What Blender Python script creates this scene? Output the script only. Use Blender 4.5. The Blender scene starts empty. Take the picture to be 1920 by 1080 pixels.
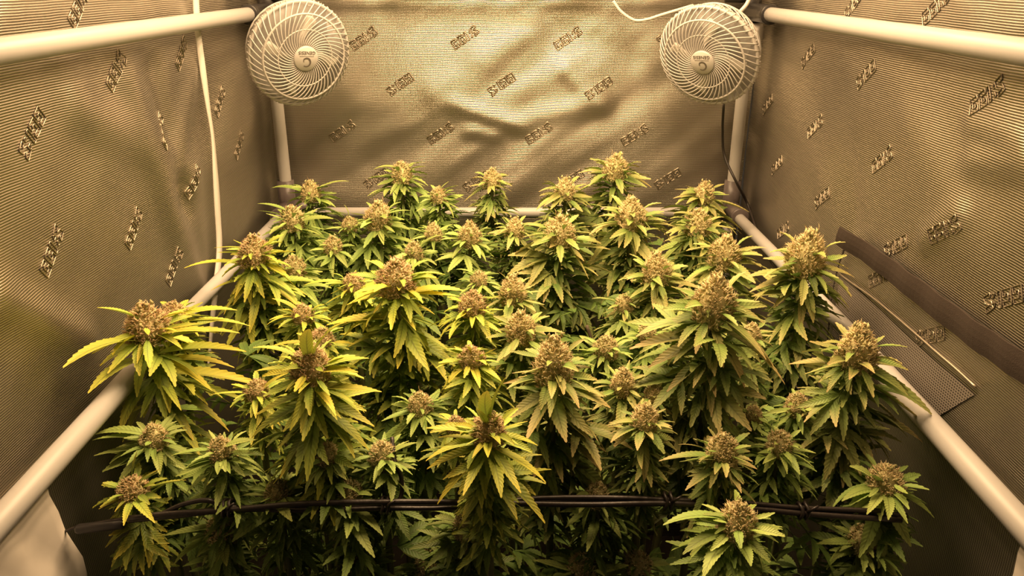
import bpy, math, random
from math import sin, cos, pi, radians, sqrt
from mathutils import Vector, Matrix, Quaternion, noise

SC = bpy.context.scene
COL = SC.collection

# ------------------------------------------------------------ camera, world, lamps, exposure
F = 1480.0                       # focal length in pixels of the 1920 px frame
PITCH = radians(21.6)
EYE = Vector((0.0, 0.0, 1.5))
cam_d = bpy.data.cameras.new('camera')
cam = bpy.data.objects.new('camera', cam_d)
COL.objects.link(cam)
cam.location = EYE
cam.rotation_euler = (pi / 2 - PITCH, 0, 0)
cam_d.sensor_width = 36.0
cam_d.lens = 36.0 * F / 1920.0
cam_d.shift_x = 5.0 / 1920.0
cam_d.clip_start = 0.02
SC.camera = cam

world = bpy.data.worlds.new('world')
SC.world = world
world.use_nodes = True
world.node_tree.nodes['Background'].inputs[0].default_value = (1.0, 0.72, 0.44, 1)
world.node_tree.nodes['Background'].inputs[1].default_value = 0.04

LIGHT_COL = (1.0, 0.655, 0.345)
def strip(name, x, y, z, sx, sy, power):
    d = bpy.data.lights.new(name, 'AREA')
    d.shape = 'RECTANGLE'
    d.size = sx
    d.size_y = sy
    d.energy = power
    d.color = LIGHT_COL
    o = bpy.data.objects.new(name, d)
    COL.objects.link(o)
    o.location = (x, y, z)
    return o
for k in range(4):
    strip('grow_light_bar', -0.225 + 0.15 * k, 1.05, 1.82, 0.07, 0.80, 6.7)

SC.view_settings.view_transform = 'Standard'
SC.view_settings.look = 'None'
SC.view_settings.gamma = 1.0
SC.view_settings.use_curve_mapping = False
SC.view_settings.exposure = 0.0

# ------------------------------------------------------------ geometry helpers
FWD = Vector((0, cos(PITCH), -sin(PITCH)))
UPV = Vector((0, sin(PITCH), cos(PITCH)))
RGT = Vector((1, 0, 0))
def ray(x, y):
    return FWD + RGT * ((x - 955.0) / F) + UPV * ((540.0 - y) / F)
def at_y(x, y, Y):
    d = ray(x, y); return EYE + d * ((Y - EYE.y) / d.y)
def at_z(x, y, Z):
    d = ray(x, y); return EYE + d * ((Z - EYE.z) / d.z)
def at_x(x, y, X):
    d = ray(x, y); return EYE + d * ((X - EYE.x) / d.x)

class MB:
    def __init__(s): s.v = []; s.f = []; s.uv = []; s.mi = []
    def add(s, vs, fs, uvs=None, mi=0):
        b = len(s.v)
        s.v += [tuple(p) for p in vs]
        s.f += [tuple(b + i for i in q) for q in fs]
        s.uv += list(uvs) if uvs else [(0, 0)] * len(vs)
        s.mi += [mi] * len(fs)
    def mesh(s, name, mats=(), smooth=True):
        me = bpy.data.meshes.new(name)
        me.from_pydata(s.v, [], s.f)
        ul = me.uv_layers.new(name='UVMap')
        li = [0] * len(me.loops)
        me.loops.foreach_get('vertex_index', li)
        buf = []
        for i in li: buf += s.uv[i]
        ul.data.foreach_set('uv', buf)
        for m in mats: me.materials.append(m)
        if len(mats) > 1: me.polygons.foreach_set('material_index', s.mi)
        me.polygons.foreach_set('use_smooth', [smooth] * len(me.polygons))
        me.update()
        return me

def link(name, me, parent=None, loc=None):
    o = bpy.data.objects.new(name, me)
    COL.objects.link(o)
    if parent is not None: o.parent = parent
    if loc is not None: o.location = loc
    return o
def empty(name, loc=(0, 0, 0)):
    o = bpy.data.objects.new(name, None)
    o.empty_display_size = 0.03
    COL.objects.link(o)
    o.location = loc
    return o
def tag(o, label=None, cat=None, group=None, kind=None):
    if label: o['label'] = label
    if cat: o['category'] = cat
    if group: o['group'] = group
    if kind: o['kind'] = kind
    return o

def tube(mb, pts, r, n=8, closed=False, caps=True, mi=0):
    pts = [Vector(p) for p in pts]
    m = len(pts)
    rs = r if isinstance(r, (list, tuple)) else [r] * m
    vs, fs, uv = [], [], []
    prev = None
    for i, p in enumerate(pts):
        if closed: t = pts[(i + 1) % m] - pts[i - 1]
        else: t = pts[min(i + 1, m - 1)] - pts[max(i - 1, 0)]
        t.normalize()
        if prev is None:
            a = Vector((0, 0, 1)) if abs(t.z) < 0.9 else Vector((1, 0, 0))
            u = t.cross(a).normalized()
        else:
            u = (prev - t * prev.dot(t)).normalized()
        prev = u
        w = t.cross(u)
        for k in range(n):
            a = 2 * pi * k / n
            vs.append(p + (u * cos(a) + w * sin(a)) * rs[i]); uv.append((i / max(1, m - 1), k / n))
    segs = m if closed else m - 1
    for i in range(segs):
        for k in range(n):
            fs.append((i * n + k, i * n + (k + 1) % n, ((i + 1) % m) * n + (k + 1) % n, ((i + 1) % m) * n + k))
    if caps and not closed:
        fs.append(tuple(range(n - 1, -1, -1)))
        fs.append(tuple((m - 1) * n + k for k in range(n)))
    mb.add(vs, fs, uv, mi)

def lathe(mb, prof, n=32, M=None, mi=0):
    vs, fs = [], []
    for (r, z) in prof:
        for k in range(n):
            a = 2 * pi * k / n
            p = Vector((r * cos(a), r * sin(a), z))
            vs.append(M @ p if M else p)
    for i in range(len(prof) - 1):
        for k in range(n):
            fs.append((i * n + k, i * n + (k + 1) % n, (i + 1) * n + (k + 1) % n, (i + 1) * n + k))
    if prof[0][0] > 1e-6: fs.append(tuple(range(n - 1, -1, -1)))
    if prof[-1][0] > 1e-6: fs.append(tuple((len(prof) - 1) * n + k for k in range(n)))
    mb.add(vs, fs, None, mi)

def box(mb, c, s, M=None, mi=0, bev=0.0):
    x, y, z = s[0] / 2, s[1] / 2, s[2] / 2
    b = min(bev, x * .9, y * .9, z * .9)
    vs = []
    if b <= 0:
        for sx in (-1, 1):
            for sy in (-1, 1):
                for sz in (-1, 1): vs.append(Vector((sx * x, sy * y, sz * z)))
        fs = [(0, 1, 3, 2), (4, 6, 7, 5), (0, 4, 5, 1), (2, 3, 7, 6), (0, 2, 6, 4), (1, 5, 7, 3)]
    else:
        ring = []
        for (cx, cy, a0) in ((x - b, y - b, 0), (-x + b, y - b, 1), (-x + b, -y + b, 2), (x - b, -y + b, 3)):
            for q in (0, .5, 1): 
                a = (a0 + q) * pi / 2
                ring.append((cx, cy, cos(a), sin(a)))
        n = len(ring)
        for (zz, k) in ((-z, 0), (-z + b, 1), (z - b, 1), (z, 0)):
            for (cx, cy, ca, sa) in ring: vs.append(Vector((cx + ca * b * k, cy + sa * b * k, zz)))
        fs = []
        for i in range(3):
            for k in range(n): fs.append((i * n + k, i * n + (k + 1) % n, (i + 1) * n + (k + 1) % n, (i + 1) * n + k))
        fs.append(tuple(range(n - 1, -1, -1))); fs.append(tuple(3 * n + k for k in range(n)))
    vs = [(M @ v if M else v) + Vector(c) if not M else (M @ v) + Vector(c) for v in vs]
    mb.add(vs, fs, None, mi)

def bez(pts, n=24):
    """Catmull-Rom through points"""
    P = [Vector(p) for p in pts]
    P = [P[0] * 2 - P[1]] + P + [P[-1] * 2 - P[-2]]
    out = []
    segs = len(P) - 3
    per = max(2, n // segs)
    for s in range(segs):
        a, b, c, d = P[s:s + 4]
        for k in range(per):
            t = k / per
            out.append(0.5 * ((2 * b) + (c - a) * t + (2 * a - 5 * b + 4 * c - d) * t * t + (-a + 3 * b - 3 * c + d) * t ** 3))
    out.append(P[-2])
    return out

# ------------------------------------------------------------ materials
def newmat(name):
    m = bpy.data.materials.new(name)
    m.use_nodes = True
    nt = m.node_tree
    for n in list(nt.nodes): nt.nodes.remove(n)
    return m, nt
def N(nt, t, **kw):
    n = nt.nodes.new(t)
    for k, v in kw.items():
        if k == 'ins':
            for i, x in v.items(): n.inputs[i].default_value = x
        else: setattr(n, k, v)
    return n
def L(nt, a, b): nt.links.new(a, b)
def mth(nt, op, a, b=None, c=None, clamp=False):
    n = nt.nodes.new('ShaderNodeMath'); n.operation = op; n.use_clamp = clamp
    for i, x in enumerate((a, b, c)):
        if x is None: continue
        if isinstance(x, (int, float)): n.inputs[i].default_value = x
        else: nt.links.new(x, n.inputs[i])
    return n.outputs[0]
def mix(nt, fac, a, b):
    n = nt.nodes.new('ShaderNodeMix'); n.data_type = 'RGBA'
    for i, x in ((0, fac), (6, a), (7, b)):
        if isinstance(x, (int, float)): n.inputs[i].default_value = x
        elif isinstance(x, tuple): n.inputs[i].default_value = (*x, 1) if len(x) == 3 else x
        else: nt.links.new(x, n.inputs[i])
    return n.outputs[2]

def simple(name, col, rough=0.5, metal=0.0, bump=0.0, bscale=200.0, var=0.0, spec=0.5):
    m, nt = newmat(name)
    b = N(nt, 'ShaderNodeBsdfPrincipled', ins={'Roughness': rough, 'Metallic': metal, 'Specular IOR Level': spec})
    o = N(nt, 'ShaderNodeOutputMaterial'); L(nt, b.outputs[0], o.inputs[0])
    tc = N(nt, 'ShaderNodeTexCoord')
    nz = N(nt, 'ShaderNodeTexNoise', ins={'Scale': bscale, 'Detail': 3.0}); L(nt, tc.outputs['Object'], nz.inputs['Vector'])
    dark = tuple(c * (1 - var) for c in col)
    L(nt, mix(nt, nz.outputs[0], dark, tuple(min(1, c * (1 + var * .5)) for c in col)), b.inputs['Base Color'])
    if bump:
        bp = N(nt, 'ShaderNodeBump', ins={'Strength': bump, 'Distance': 0.001}); L(nt, nz.outputs[0], bp.inputs['Height']); L(nt, bp.outputs[0], b.inputs['Normal'])
    return m

M_POLE = simple('white_enamel', (0.45, 0.44, 0.43), 0.42, bump=0.05, bscale=60, var=0.04)
M_PLAST = simple('white_plastic', (0.50, 0.48, 0.455), 0.38, var=0.02)
M_BLADE = simple('fan_blade_plastic', (0.66, 0.63, 0.58), 0.4, var=0.03)
M_PRINT = simple('dark_print', (0.10, 0.085, 0.07), 0.5)
M_BLACK = simple('black_plastic', (0.022, 0.02, 0.02), 0.4, bump=0.2, bscale=120, var=0.3)
M_GREYP = simple('grey_plastic', (0.11, 0.09, 0.09), 0.35, var=0.2)
M_CABLE = simple('black_cable_rubber', (0.03, 0.024, 0.022), 0.45, var=0.2)
M_TIE = simple('black_tie_tube', (0.022, 0.016, 0.014), 0.42, bump=0.3, bscale=260, var=0.35)
M_STRAP = simple('brown_strap_fabric', (0.052, 0.040, 0.034), 0.85, bump=0.5, bscale=900, var=0.2, spec=0.2)
M_RIBBON = simple('white_ribbon', (0.64, 0.61, 0.56), 0.6, bump=0.3, bscale=700, var=0.06)
M_CORD = simple('white_cord', (0.62, 0.59, 0.54), 0.45)
M_FLAP = simple('white_flap_vinyl', (0.74, 0.69, 0.63), 0.42, bump=0.25, bscale=25, var=0.08)
M_SOIL = simple('dark_soil', (0.02, 0.015, 0.01), 0.95, bump=1.0, bscale=90, var=0.5)
M_BED = simple('black_felt', (0.015, 0.014, 0.014), 0.95, bump=0.8, bscale=500, var=0.3)
M_STEM = simple('stem_green', (0.13, 0.14, 0.05), 0.6, bump=0.3, bscale=80, var=0.3)
M_TWIG = simple('woody_stem', (0.09, 0.065, 0.04), 0.7, bump=0.4, bscale=150, var=0.4)
M_OUTER = simple('tent_outer_canvas', (0.03, 0.03, 0.03), 0.9)

def mylar(name, axis='Z', cross=0.0, pitch=0.0026, base=(0.60, 0.55, 0.465), rough=0.32, strength=0.8, bd=0.0005):
    """silver scrim-reinforced film: ribs along one direction, fainter cross threads"""
    m, nt = newmat(name)
    b = N(nt, 'ShaderNodeBsdfPrincipled', ins={'Metallic': 0.92, 'Roughness': rough})
    o = N(nt, 'ShaderNodeOutputMaterial'); L(nt, b.outputs[0], o.inputs[0])
    tc = N(nt, 'ShaderNodeTexCoord')
    sp = N(nt, 'ShaderNodeSeparateXYZ'); L(nt, tc.outputs['Object'], sp.inputs[0])
    wob = N(nt, 'ShaderNodeTexNoise', ins={'Scale': 9.0, 'Detail': 2.0}); L(nt, tc.outputs['Object'], wob.inputs['Vector'])
    wz = mth(nt, 'MULTIPLY', mth(nt, 'SUBTRACT', wob.outputs[0], 0.5), 0.004)
    def ribs(ax, k=1.0):
        c = mth(nt, 'ADD', sp.outputs['XYZ'.index(ax)], wz)
        s = mth(nt, 'SINE', mth(nt, 'MULTIPLY', c, 2 * pi / pitch * k))
        return mth(nt, 'MULTIPLY_ADD', s, 0.5, 0.5)
    r1 = ribs(axis)
    h = r1
    if cross:
        other = {'Z': 'X' if cross > 0 else 'Y', 'Y': 'Z', 'X': 'Z'}[axis]
        r2 = ribs(other)
        h = mth(nt, 'MULTIPLY_ADD', r2, abs(cross), r1)
    fine = N(nt, 'ShaderNodeTexNoise', ins={'Scale': 160.0, 'Detail': 1.0}); L(nt, tc.outputs['Object'], fine.inputs['Vector'])
    hh = mth(nt, 'MULTIPLY_ADD', fine.outputs[0], 0.35, h)
    bp = N(nt, 'ShaderNodeBump', ins={'Strength': strength, 'Distance': bd}); L(nt, hh, bp.inputs['Height']); L(nt, bp.outputs[0], b.inputs['Normal'])
    thr = mth(nt, 'POWER', h, 1.2, clamp=True)
    pat = N(nt, 'ShaderNodeTexNoise', ins={'Scale': 5.0, 'Detail': 3.0}); L(nt, tc.outputs['Object'], pat.inputs['Vector'])
    lo = mix(nt, pat.outputs[0], tuple(c * 0.30 for c in base), tuple(c * 0.44 for c in base))  # scrim thread pattern, its grooves darkened with painted cavity shade
    L(nt, mix(nt, thr, lo, base), b.inputs['Base Color'])
    L(nt, mth(nt, 'MULTIPLY_ADD', pat.outputs[0], 0.18, rough - 0.09), b.inputs['Roughness'])
    return m
M_WSIDE = mylar('silver_film_side', 'Z', 0.0)
M_WBACK = mylar('silver_film_back', 'Z', 0.35, pitch=0.0026, base=(0.53, 0.485, 0.40), rough=0.32, strength=0.75, bd=0.00050)
M_WLOW = mylar('silver_film_low', 'Y', 0.25, pitch=0.003, rough=0.42)
M_EMB = simple('embossed_film', (0.42, 0.37, 0.30), 0.42, metal=0.95)
M_EMBD = simple('embossed_film_dark', (0.16, 0.135, 0.09), 0.35, metal=0.8)

def mesh_vent_mat():
    m, nt = newmat('vent_mesh_weave')
    b = N(nt, 'ShaderNodeBsdfPrincipled', ins={'Roughness': 0.5, 'Metallic': 0.3})
    o = N(nt, 'ShaderNodeOutputMaterial'); L(nt, b.outputs[0], o.inputs[0])
    tc = N(nt, 'ShaderNodeTexCoord'); sp = N(nt, 'ShaderNodeSeparateXYZ'); L(nt, tc.outputs['Object'], sp.inputs[0])
    a = mth(nt, 'SINE', mth(nt, 'MULTIPLY', sp.outputs[1], 2 * pi / 0.0040))
    c = mth(nt, 'SINE', mth(nt, 'MULTIPLY', sp.outputs[2], 2 * pi / 0.0033))
    s = mth(nt, 'MULTIPLY', mth(nt, 'MULTIPLY_ADD', a, .5, .5), mth(nt, 'MULTIPLY_ADD', c, .5, .5))
    L(nt, mix(nt, mth(nt, 'POWER', s, 0.8), (0.26, 0.23, 0.20), (0.025, 0.022, 0.02)), b.inputs['Base Color'])
    bp = N(nt, 'ShaderNodeBump', invert=True, ins={'Strength': 0.8, 'Distance': 0.0008}); L(nt, s, bp.inputs['Height']); L(nt, bp.outputs[0], b.inputs['Normal'])
    return m
M_VENT = mesh_vent_mat()

def leaf_mat(name, tip, vein):
    """colour from the object colour, tip tint by the object alpha; veins from the UV"""
    m, nt = newmat(name)
    oi = N(nt, 'ShaderNodeObjectInfo')
    tc = N(nt, 'ShaderNodeTexCoord'); sp = N(nt, 'ShaderNodeSeparateXYZ'); L(nt, tc.outputs['UV'], sp.inputs[0])
    u = sp.outputs[0]
    v = mth(nt, 'ABSOLUTE', mth(nt, 'MULTIPLY_ADD', sp.outputs[1], 2.0, -1.0))
    nz = N(nt, 'ShaderNodeTexNoise', ins={'Scale': 60.0, 'Detail': 2.0}); L(nt, tc.outputs['Object'], nz.inputs['Vector'])
    # yellowing starts at tip and edges
    e = mth(nt, 'ADD', mth(nt, 'POWER', u, 2.2), mth(nt, 'MULTIPLY', mth(nt, 'POWER', v, 3.0), 0.30))
    e = mth(nt, 'ADD', e, mth(nt, 'MULTIPLY', mth(nt, 'SUBTRACT', nz.outputs[0], .5), .5))
    e = mth(nt, 'MULTIPLY', e, oi.outputs['Alpha'], clamp=True)
    base = mix(nt, mth(nt, 'MULTIPLY', oi.outputs['Random'], 0.25), oi.outputs['Color'], (0.16, 0.25, 0.05))
    c1 = mix(nt, e, base, tip)
    ch = mth(nt, 'SINE', mth(nt, 'MULTIPLY', mth(nt, 'MULTIPLY_ADD', v, -0.12, u), 2 * pi * 13.0))
    chv = mth(nt, 'POWER', mth(nt, 'MULTIPLY_ADD', ch, .5, .5), 5.0)
    mid = mth(nt, 'LESS_THAN', v, 0.10)
    dk = mth(nt, 'MULTIPLY', chv, vein, clamp=True)
    c2 = mix(nt, dk, c1, (0.10, 0.085, 0.03))
    c3 = mix(nt, mth(nt, 'MULTIPLY', mid, 0.45), c2, (0.09, 0.10, 0.03))
    bp = N(nt, 'ShaderNodeBump', ins={'Strength': 0.28, 'Distance': 0.0012})
    L(nt, mth(nt, 'SUBTRACT', mth(nt, 'MULTIPLY', ch, -0.4), mid), bp.inputs['Height'])
    b = N(nt, 'ShaderNodeBsdfPrincipled', ins={'Roughness': 0.52, 'Specular IOR Level': 0.35}); L(nt, c3, b.inputs['Base Color']); L(nt, bp.outputs[0], b.inputs['Normal'])
    tr = N(nt, 'ShaderNodeBsdfTranslucent'); L(nt, c3, tr.inputs[0])
    mx = N(nt, 'ShaderNodeMixShader', ins={0: 0.14}); L(nt, b.outputs[0], mx.inputs[1]); L(nt, tr.outputs[0], mx.inputs[2])
    o = N(nt, 'ShaderNodeOutputMaterial'); L(nt, mx.outputs[0], o.inputs[0])
    return m
M_LEAF = {'L': leaf_mat('leaf_yellowing', (0.92, 0.70, 0.09), 0.10),
          'R': leaf_mat('leaf_rusting', (0.80, 0.52, 0.26), 0.20),
          'G': leaf_mat('leaf_green', (0.50, 0.50, 0.12), 0.14)}

def bud_mat(name, a, bcol, rough=0.6):
    m, nt = newmat(name)
    g = N(nt, 'ShaderNodeNewGeometry'); oi = N(nt, 'ShaderNodeObjectInfo')
    tc = N(nt, 'ShaderNodeTexCoord')
    nz = N(nt, 'ShaderNodeTexNoise', ins={'Scale': 2.2, 'Detail': 2.0}); L(nt, tc.outputs['Object'], nz.inputs['Vector'])
    f = mth(nt, 'MULTIPLY_ADD', g.outputs['Random Per Island'], 0.75, mth(nt, 'MULTIPLY_ADD', nz.outputs[0], .6, -.2), clamp=True)
    c = mix(nt, f, a, bcol)
    c = mix(nt, 0.33, c, oi.outputs['Color'])
    b = N(nt, 'ShaderNodeBsdfPrincipled', ins={'Roughness': rough, 'Specular IOR Level': 0.3}); L(nt, c, b.inputs['Base Color'])
    tr = N(nt, 'ShaderNodeBsdfTranslucent'); L(nt, c, tr.inputs[0])
    mx = N(nt, 'ShaderNodeMixShader', ins={0: 0.10}); L(nt, b.outputs[0], mx.inputs[1]); L(nt, tr.outputs[0], mx.inputs[2])
    o = N(nt, 'ShaderNodeOutputMaterial'); L(nt, mx.outputs[0], o.inputs[0])
    return m
M_CALYX = bud_mat('calyx', (0.10, 0.09, 0.03), (0.88, 0.75, 0.42))
M_PIST = bud_mat('pistil', (0.34, 0.19, 0.08), (0.95, 0.80, 0.46))

# ------------------------------------------------------------ tent shell
WX = 0.478            # inner side walls
YB = 1.590            # back wall
YF = 0.47             # front opening
ZC = 1.98             # ceiling
PX = 0.45             # pole centre
PY = 1.555

def seg_d(p, a, b):
    ab = b - a
    t = max(0, min(1, (p - a).dot(ab) / ab.dot(ab)))
    return (p - (a + ab * t)).length
RID = {'left': [], 'right': [], 'back': []}
def add_ridge(side, p0, p1, amp, w):
    if side == 'back':
        a, b = at_y(*p0, YB), at_y(*p1, YB); RID[side].append((Vector((a.x, a.z)), Vector((b.x, b.z)), amp, w))
    else:
        X = -WX if side == 'left' else WX
        a, b = at_x(*p0, X), at_x(*p1, X); RID[side].append((Vector((a.y, a.z)), Vector((b.y, b.z)), amp, w))
add_ridge('left', (240, 150), (370, 560), .008, .030)
add_ridge('left', (150, 200), (360, 330), .006, .030)
add_ridge('left', (290, 130), (345, 380), -.006, .025)
add_ridge('left', (370, 110), (330, 300), .006, .02)
add_ridge('left', (0, 560), (170, 640), .006, .02)
add_ridge('back', (900, 100), (960, 50), .004, .03)
add_ridge('back', (820, 170), (990, 60), .006, .03)
add_ridge('back', (1060, 130), (1130, 200), .005, .02)
add_ridge('back', (850, 195), (980, 240), .005, .015)
add_ridge('back', (960, 230), (1130, 190), .004, .02)
add_ridge('back', (1050, 60), (1180, 110), -.005, .03)
add_ridge('back', (880, 245), (930, 255), .004, .012)
add_ridge('back', (550, 100), (680, 20), .004, .03)
add_ridge('right', (1820, 230), (1920, 260), .005, .015)
add_ridge('right', (1820, 300), (1920, 310), .005, .015)
add_ridge('right', (1740, 450), (1800, 400), .006, .014)
add_ridge('right', (1560, 130), (1600, 400), -.004, .03)
add_ridge('right', (1640, 60), (1760, 400), .004, .05)

def disp(side, a, b):
    """bulge of the cloth towards the inside of the tent"""
    s = {'left': 11.3, 'right': 4.7, 'back': 23.9}[side]
    q = Vector((a, b))
    n1 = noise.noise(Vector((a * 3.2 + s, b * 3.2, s)))
    ca, sa = cos(.6), sin(.6)
    u, v = a * ca + b * sa, -a * sa + b * ca
    n2 = noise.noise(Vector((u * 5 + s, v * 15, s * .3)))
    n3 = noise.noise(Vector((a * 24 + s, b * 24, s * .7)))
    amp2 = {'left': .0035, 'right': .0022, 'back': .0042}[side]
    d = 0.006 * n1 + amp2 * n2 + 0.0007 * n3
    if side == 'back': d += .0013 * noise.noise(Vector((u * 9, v * 42, 5.5)))
    if side != 'back' and b > 1.40:       # gathered cloth above the upper pole
        d += 0.0022 * noise.noise(Vector((a * 18, b * 60, s)))
    for (p, q2, am, w) in RID[side]:
        dd = seg_d(q, p, q2)
        if dd < 3 * w: d += (1.35 if side == 'left' else 1.0) * am * math.exp(-(dd / w) ** 2)
    return .0135 * math.tanh(d / .0135)
def wall_pt(side, a, b, off=0.0):
    d = disp(side, a, b) + off
    if side == 'left': return Vector((-WX + d, a, b))
    if side == 'right': return Vector((WX - d, a, b))
    return Vector((a, YB - d, b))

def wall(side, name, a0, a1, b0, b1, na, nb, mat):
    mb = MB(); vs, fs = [], []
    for j in range(nb + 1):
        for i in range(na + 1):
            vs.append(wall_pt(side, a0 + (a1 - a0) * i / na, b0 + (b1 - b0) * j / nb))
    for j in range(nb):
        for i in range(na):
            q = (j * (na + 1) + i, j * (na + 1) + i + 1, (j + 1) * (na + 1) + i + 1, (j + 1) * (na + 1) + i)
            fs.append(q if side != 'left' else q[::-1])
    mb.add(vs, fs)
    return mb
ZS = 1.035            # seam below the lower poles: other film below it
def build_wall(side, a0, a1, na, mat_up, mat_lo):
    name = 'wall_' + side
    up = wall(side, name, a0, a1, ZS, ZC, na, 100, mat_up)
    o = link(name, up.mesh(name, [mat_up])); tag(o, kind='structure')
    lo = wall(side, 'lower_panel', a0, a1, 0, ZS, na // 2, 30, mat_lo)
    c = link('lower_panel', lo.mesh('lower_panel', [mat_lo]), o)
    return o
w_left = build_wall('left', YF, YB, 110, M_WSIDE, M_WLOW)
w_right = build_wall('right', YF, YB, 110, M_WSIDE, M_WLOW)
w_back = build_wall('back', -WX, WX, 100, M_WBACK, M_WBACK)

def slab(name, c, s, m):
    mb = MB(); box(mb, c, s)
    o = link(name, mb.mesh(name, [m], False)); tag(o, kind='structure'); return o
slab('floor', (0, 1.03, -0.01), (0.98, 1.14, 0.02), M_OUTER)
slab('ceiling', (0, 1.03, ZC + 0.01), (0.98, 1.14, 0.02), simple('silver_ceiling', (0.7, 0.67, 0.62), 0.45, metal=0.7))

# hem seam strip along the joint of upper film and lower panel
for side, a0, a1, par in (('left', YF, YB, w_left), ('right', YF, YB, w_right), ('back', -WX, WX, w_back)):
    mb = MB(); tube(mb, [wall_pt(side, a0 + (a1 - a0) * i / 40, ZS, 0.001) for i in range(41)], 0.0022, 5)
    link('seam', mb.mesh('seam', [M_EMB]), par)

# embossed marks: two boxed G letters, an I and a hooked emblem, as raised outlines
STROKES = [
    [(0, 0), (0, 1), (.85, 1), (.85, .72), (.30, .72), (.30, .28), (.58, .28), (.58, .42), (.85, .42), (.85, 0), (0, 0)],
    [(1.05, 0), (1.05, 1), (1.90, 1), (1.90, .72), (1.35, .72), (1.35, .28), (1.63, .28), (1.63, .42), (1.90, .42), (1.90, 0), (1.05, 0)],
    [(2.10, 0), (2.10, 1), (2.40, 1), (2.40, 0), (2.10, 0)],
    [(2.75, .62), (2.95, .95), (3.15, .62), (2.75, .62)],
    [(3.1, .95), (3.85, 1.1), (3.85, .78), (3.40, .66), (3.85, .5), (3.95, .1), (3.2, -.05), (3.25, .2), (3.6, .28), (3.1, .5), (3.1, .95)],
    [(2.7, .1), (2.95, .35), (2.95, .05), (2.7, .1)],
]
def emboss(side, x, y, ang, size, flip, par):
    p = at_y(x, y, YB) if side == 'back' else at_x(x, y, -WX if side == 'left' else WX)
    ca, cb = (p.x, p.z) if side == 'back' else (p.y, p.z)
    a = radians(ang) + (pi if flip else 0)
    mir = -1 if side == 'right' else 1
    EW = .0012 if side == 'back' else .00075
    mb = MB()
    def T(q, off):
        lx, ly = (q[0] - 1.97) * size, (q[1] - .5) * size * 1.15
        wa, wb = lx * cos(a) - ly * sin(a), lx * sin(a) + ly * cos(a)
        return wall_pt(side, ca + mir * wa, cb + wb, off)
    for st in STROKES:
        pts = []
        for i in range(len(st) - 1):
            for k in range(3):
                t = k / 3
                pts.append((st[i][0] * (1 - t) + st[i + 1][0] * t, st[i][1] * (1 - t) + st[i + 1][1] * t))
        pts.append(st[-1])
        tube(mb, [T(q, 0.0005) for q in pts], EW, 4, caps=False, mi=0)
        if len(st) > 5 and side == 'back':                     # sunk darker line inside the raised outline
            cx = sum(q[0] for q in st[:-1]) / (len(st) - 1); cy = sum(q[1] for q in st[:-1]) / (len(st) - 1)
            tube(mb, [T((q[0] + (cx - q[0]) * .13, q[1] + (cy - q[1]) * .13), 0.0004) for q in pts], EW * .8, 4, caps=False, mi=1)
    link('embossed_mark', mb.mesh('embossed_mark', [M_EMB, M_EMBD]), par)
SZ = 0.0145
for (x, y, fl) in ((682, 72, 0), (872, 70, 0), (1065, 72, 0), (750, 158, 1), (940, 158, 1), (1122, 165, 1), (1258, 62, 1),
                   (642, 246, 0), (826, 250, 0), (1010, 250, 0), (1190, 253, 0), (1252, 335, 1), (1070, 338, 1), (892, 340, 1), (705, 335, 1)):
    emboss('back', x, y, 33, SZ, fl, w_back)
for (x, y, fl) in ((213, 132, 0), (340, 100, 0), (302, 245, 0), (248, 428, 0), (412, 190, 0), (358, 340, 0), (447, 272, 0), (320, 500, 0), (100, 470, 0), (60, 250, 1), (150, 12, 0)):
    emboss('left', x, y, 38, SZ, fl, w_left)
for (x, y, fl) in ((1512, 105, 1), (1626, 140, 1), (1437, 196, 1), (1528, 238, 0), (1652, 300, 0), (1455, 310, 1), (1543, 372, 1), (1680, 462, 1), (1468, 432, 0),
                   (1650, 520, 0), (1780, 432, 0), (1750, 630, 1), (1885, 560, 1), (1755, 12, 0), (1850, 180, 0), (1600, 8, 1), (1390, 262, 0)):
    emboss('right', x, y, 33, SZ, fl, w_right)

# vent mesh, its seam and its zip on the right wall
def patch(side, quad, nx, ny, off, name, mat, par, thick=0.0012):
    X = -WX if side == 'left' else WX
    Q = [at_x(x, y, X) for (x, y) in quad]
    mb = MB(); vs, fs = [], []
    for j in range(ny + 1):
        for i in range(nx + 1):
            u, v = i / nx, j / ny
            p = (Q[0] * (1 - u) + Q[1] * u) * (1 - v) + (Q[3] * (1 - u) + Q[2] * u) * v
            vs.append(wall_pt(side, p.y, p.z, off))
    for j in range(ny):
        for i in range(nx):
            fs.append((j * (nx + 1) + i, j * (nx + 1) + i + 1, (j + 1) * (nx + 1) + i + 1, (j + 1) * (nx + 1) + i))
    mb.add(vs, fs)
    return link(name, mb.mesh(name, [mat]), par)
patch('right', [(1577, 512), (1835, 740), (1735, 800), (1562, 640)], 40, 14, 0.0016, 'vent_mesh', M_VENT, w_right)
mb = MB(); tube(mb, [wall_pt('right', p.y, p.z, .003) for p in [at_x(1577 + (1840 - 1577) * i / 30, 512 + 214 * i / 30 - 10 * sin(pi * i / 30), WX) for i in range(31)]], 0.0015, 6)
link('vent_hem', mb.mesh('vent_hem', [M_EMB]), w_right)
mb = MB()
zp = bez([wall_pt('right', p.y, p.z, .006) for p in (at_x(1592, 466, WX), at_x(1580, 505, WX), at_x(1568, 560, WX), at_x(1560, 640, WX))], 30)
for i, p in enumerate(zp):
    box(mb, p, (0.002, 0.0035, 0.0022), bev=.0004)
tube(mb, zp, 0.0007, 4)
link('zip_chain', mb.mesh('zip_chain', [M_CABLE]), w_right)

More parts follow.
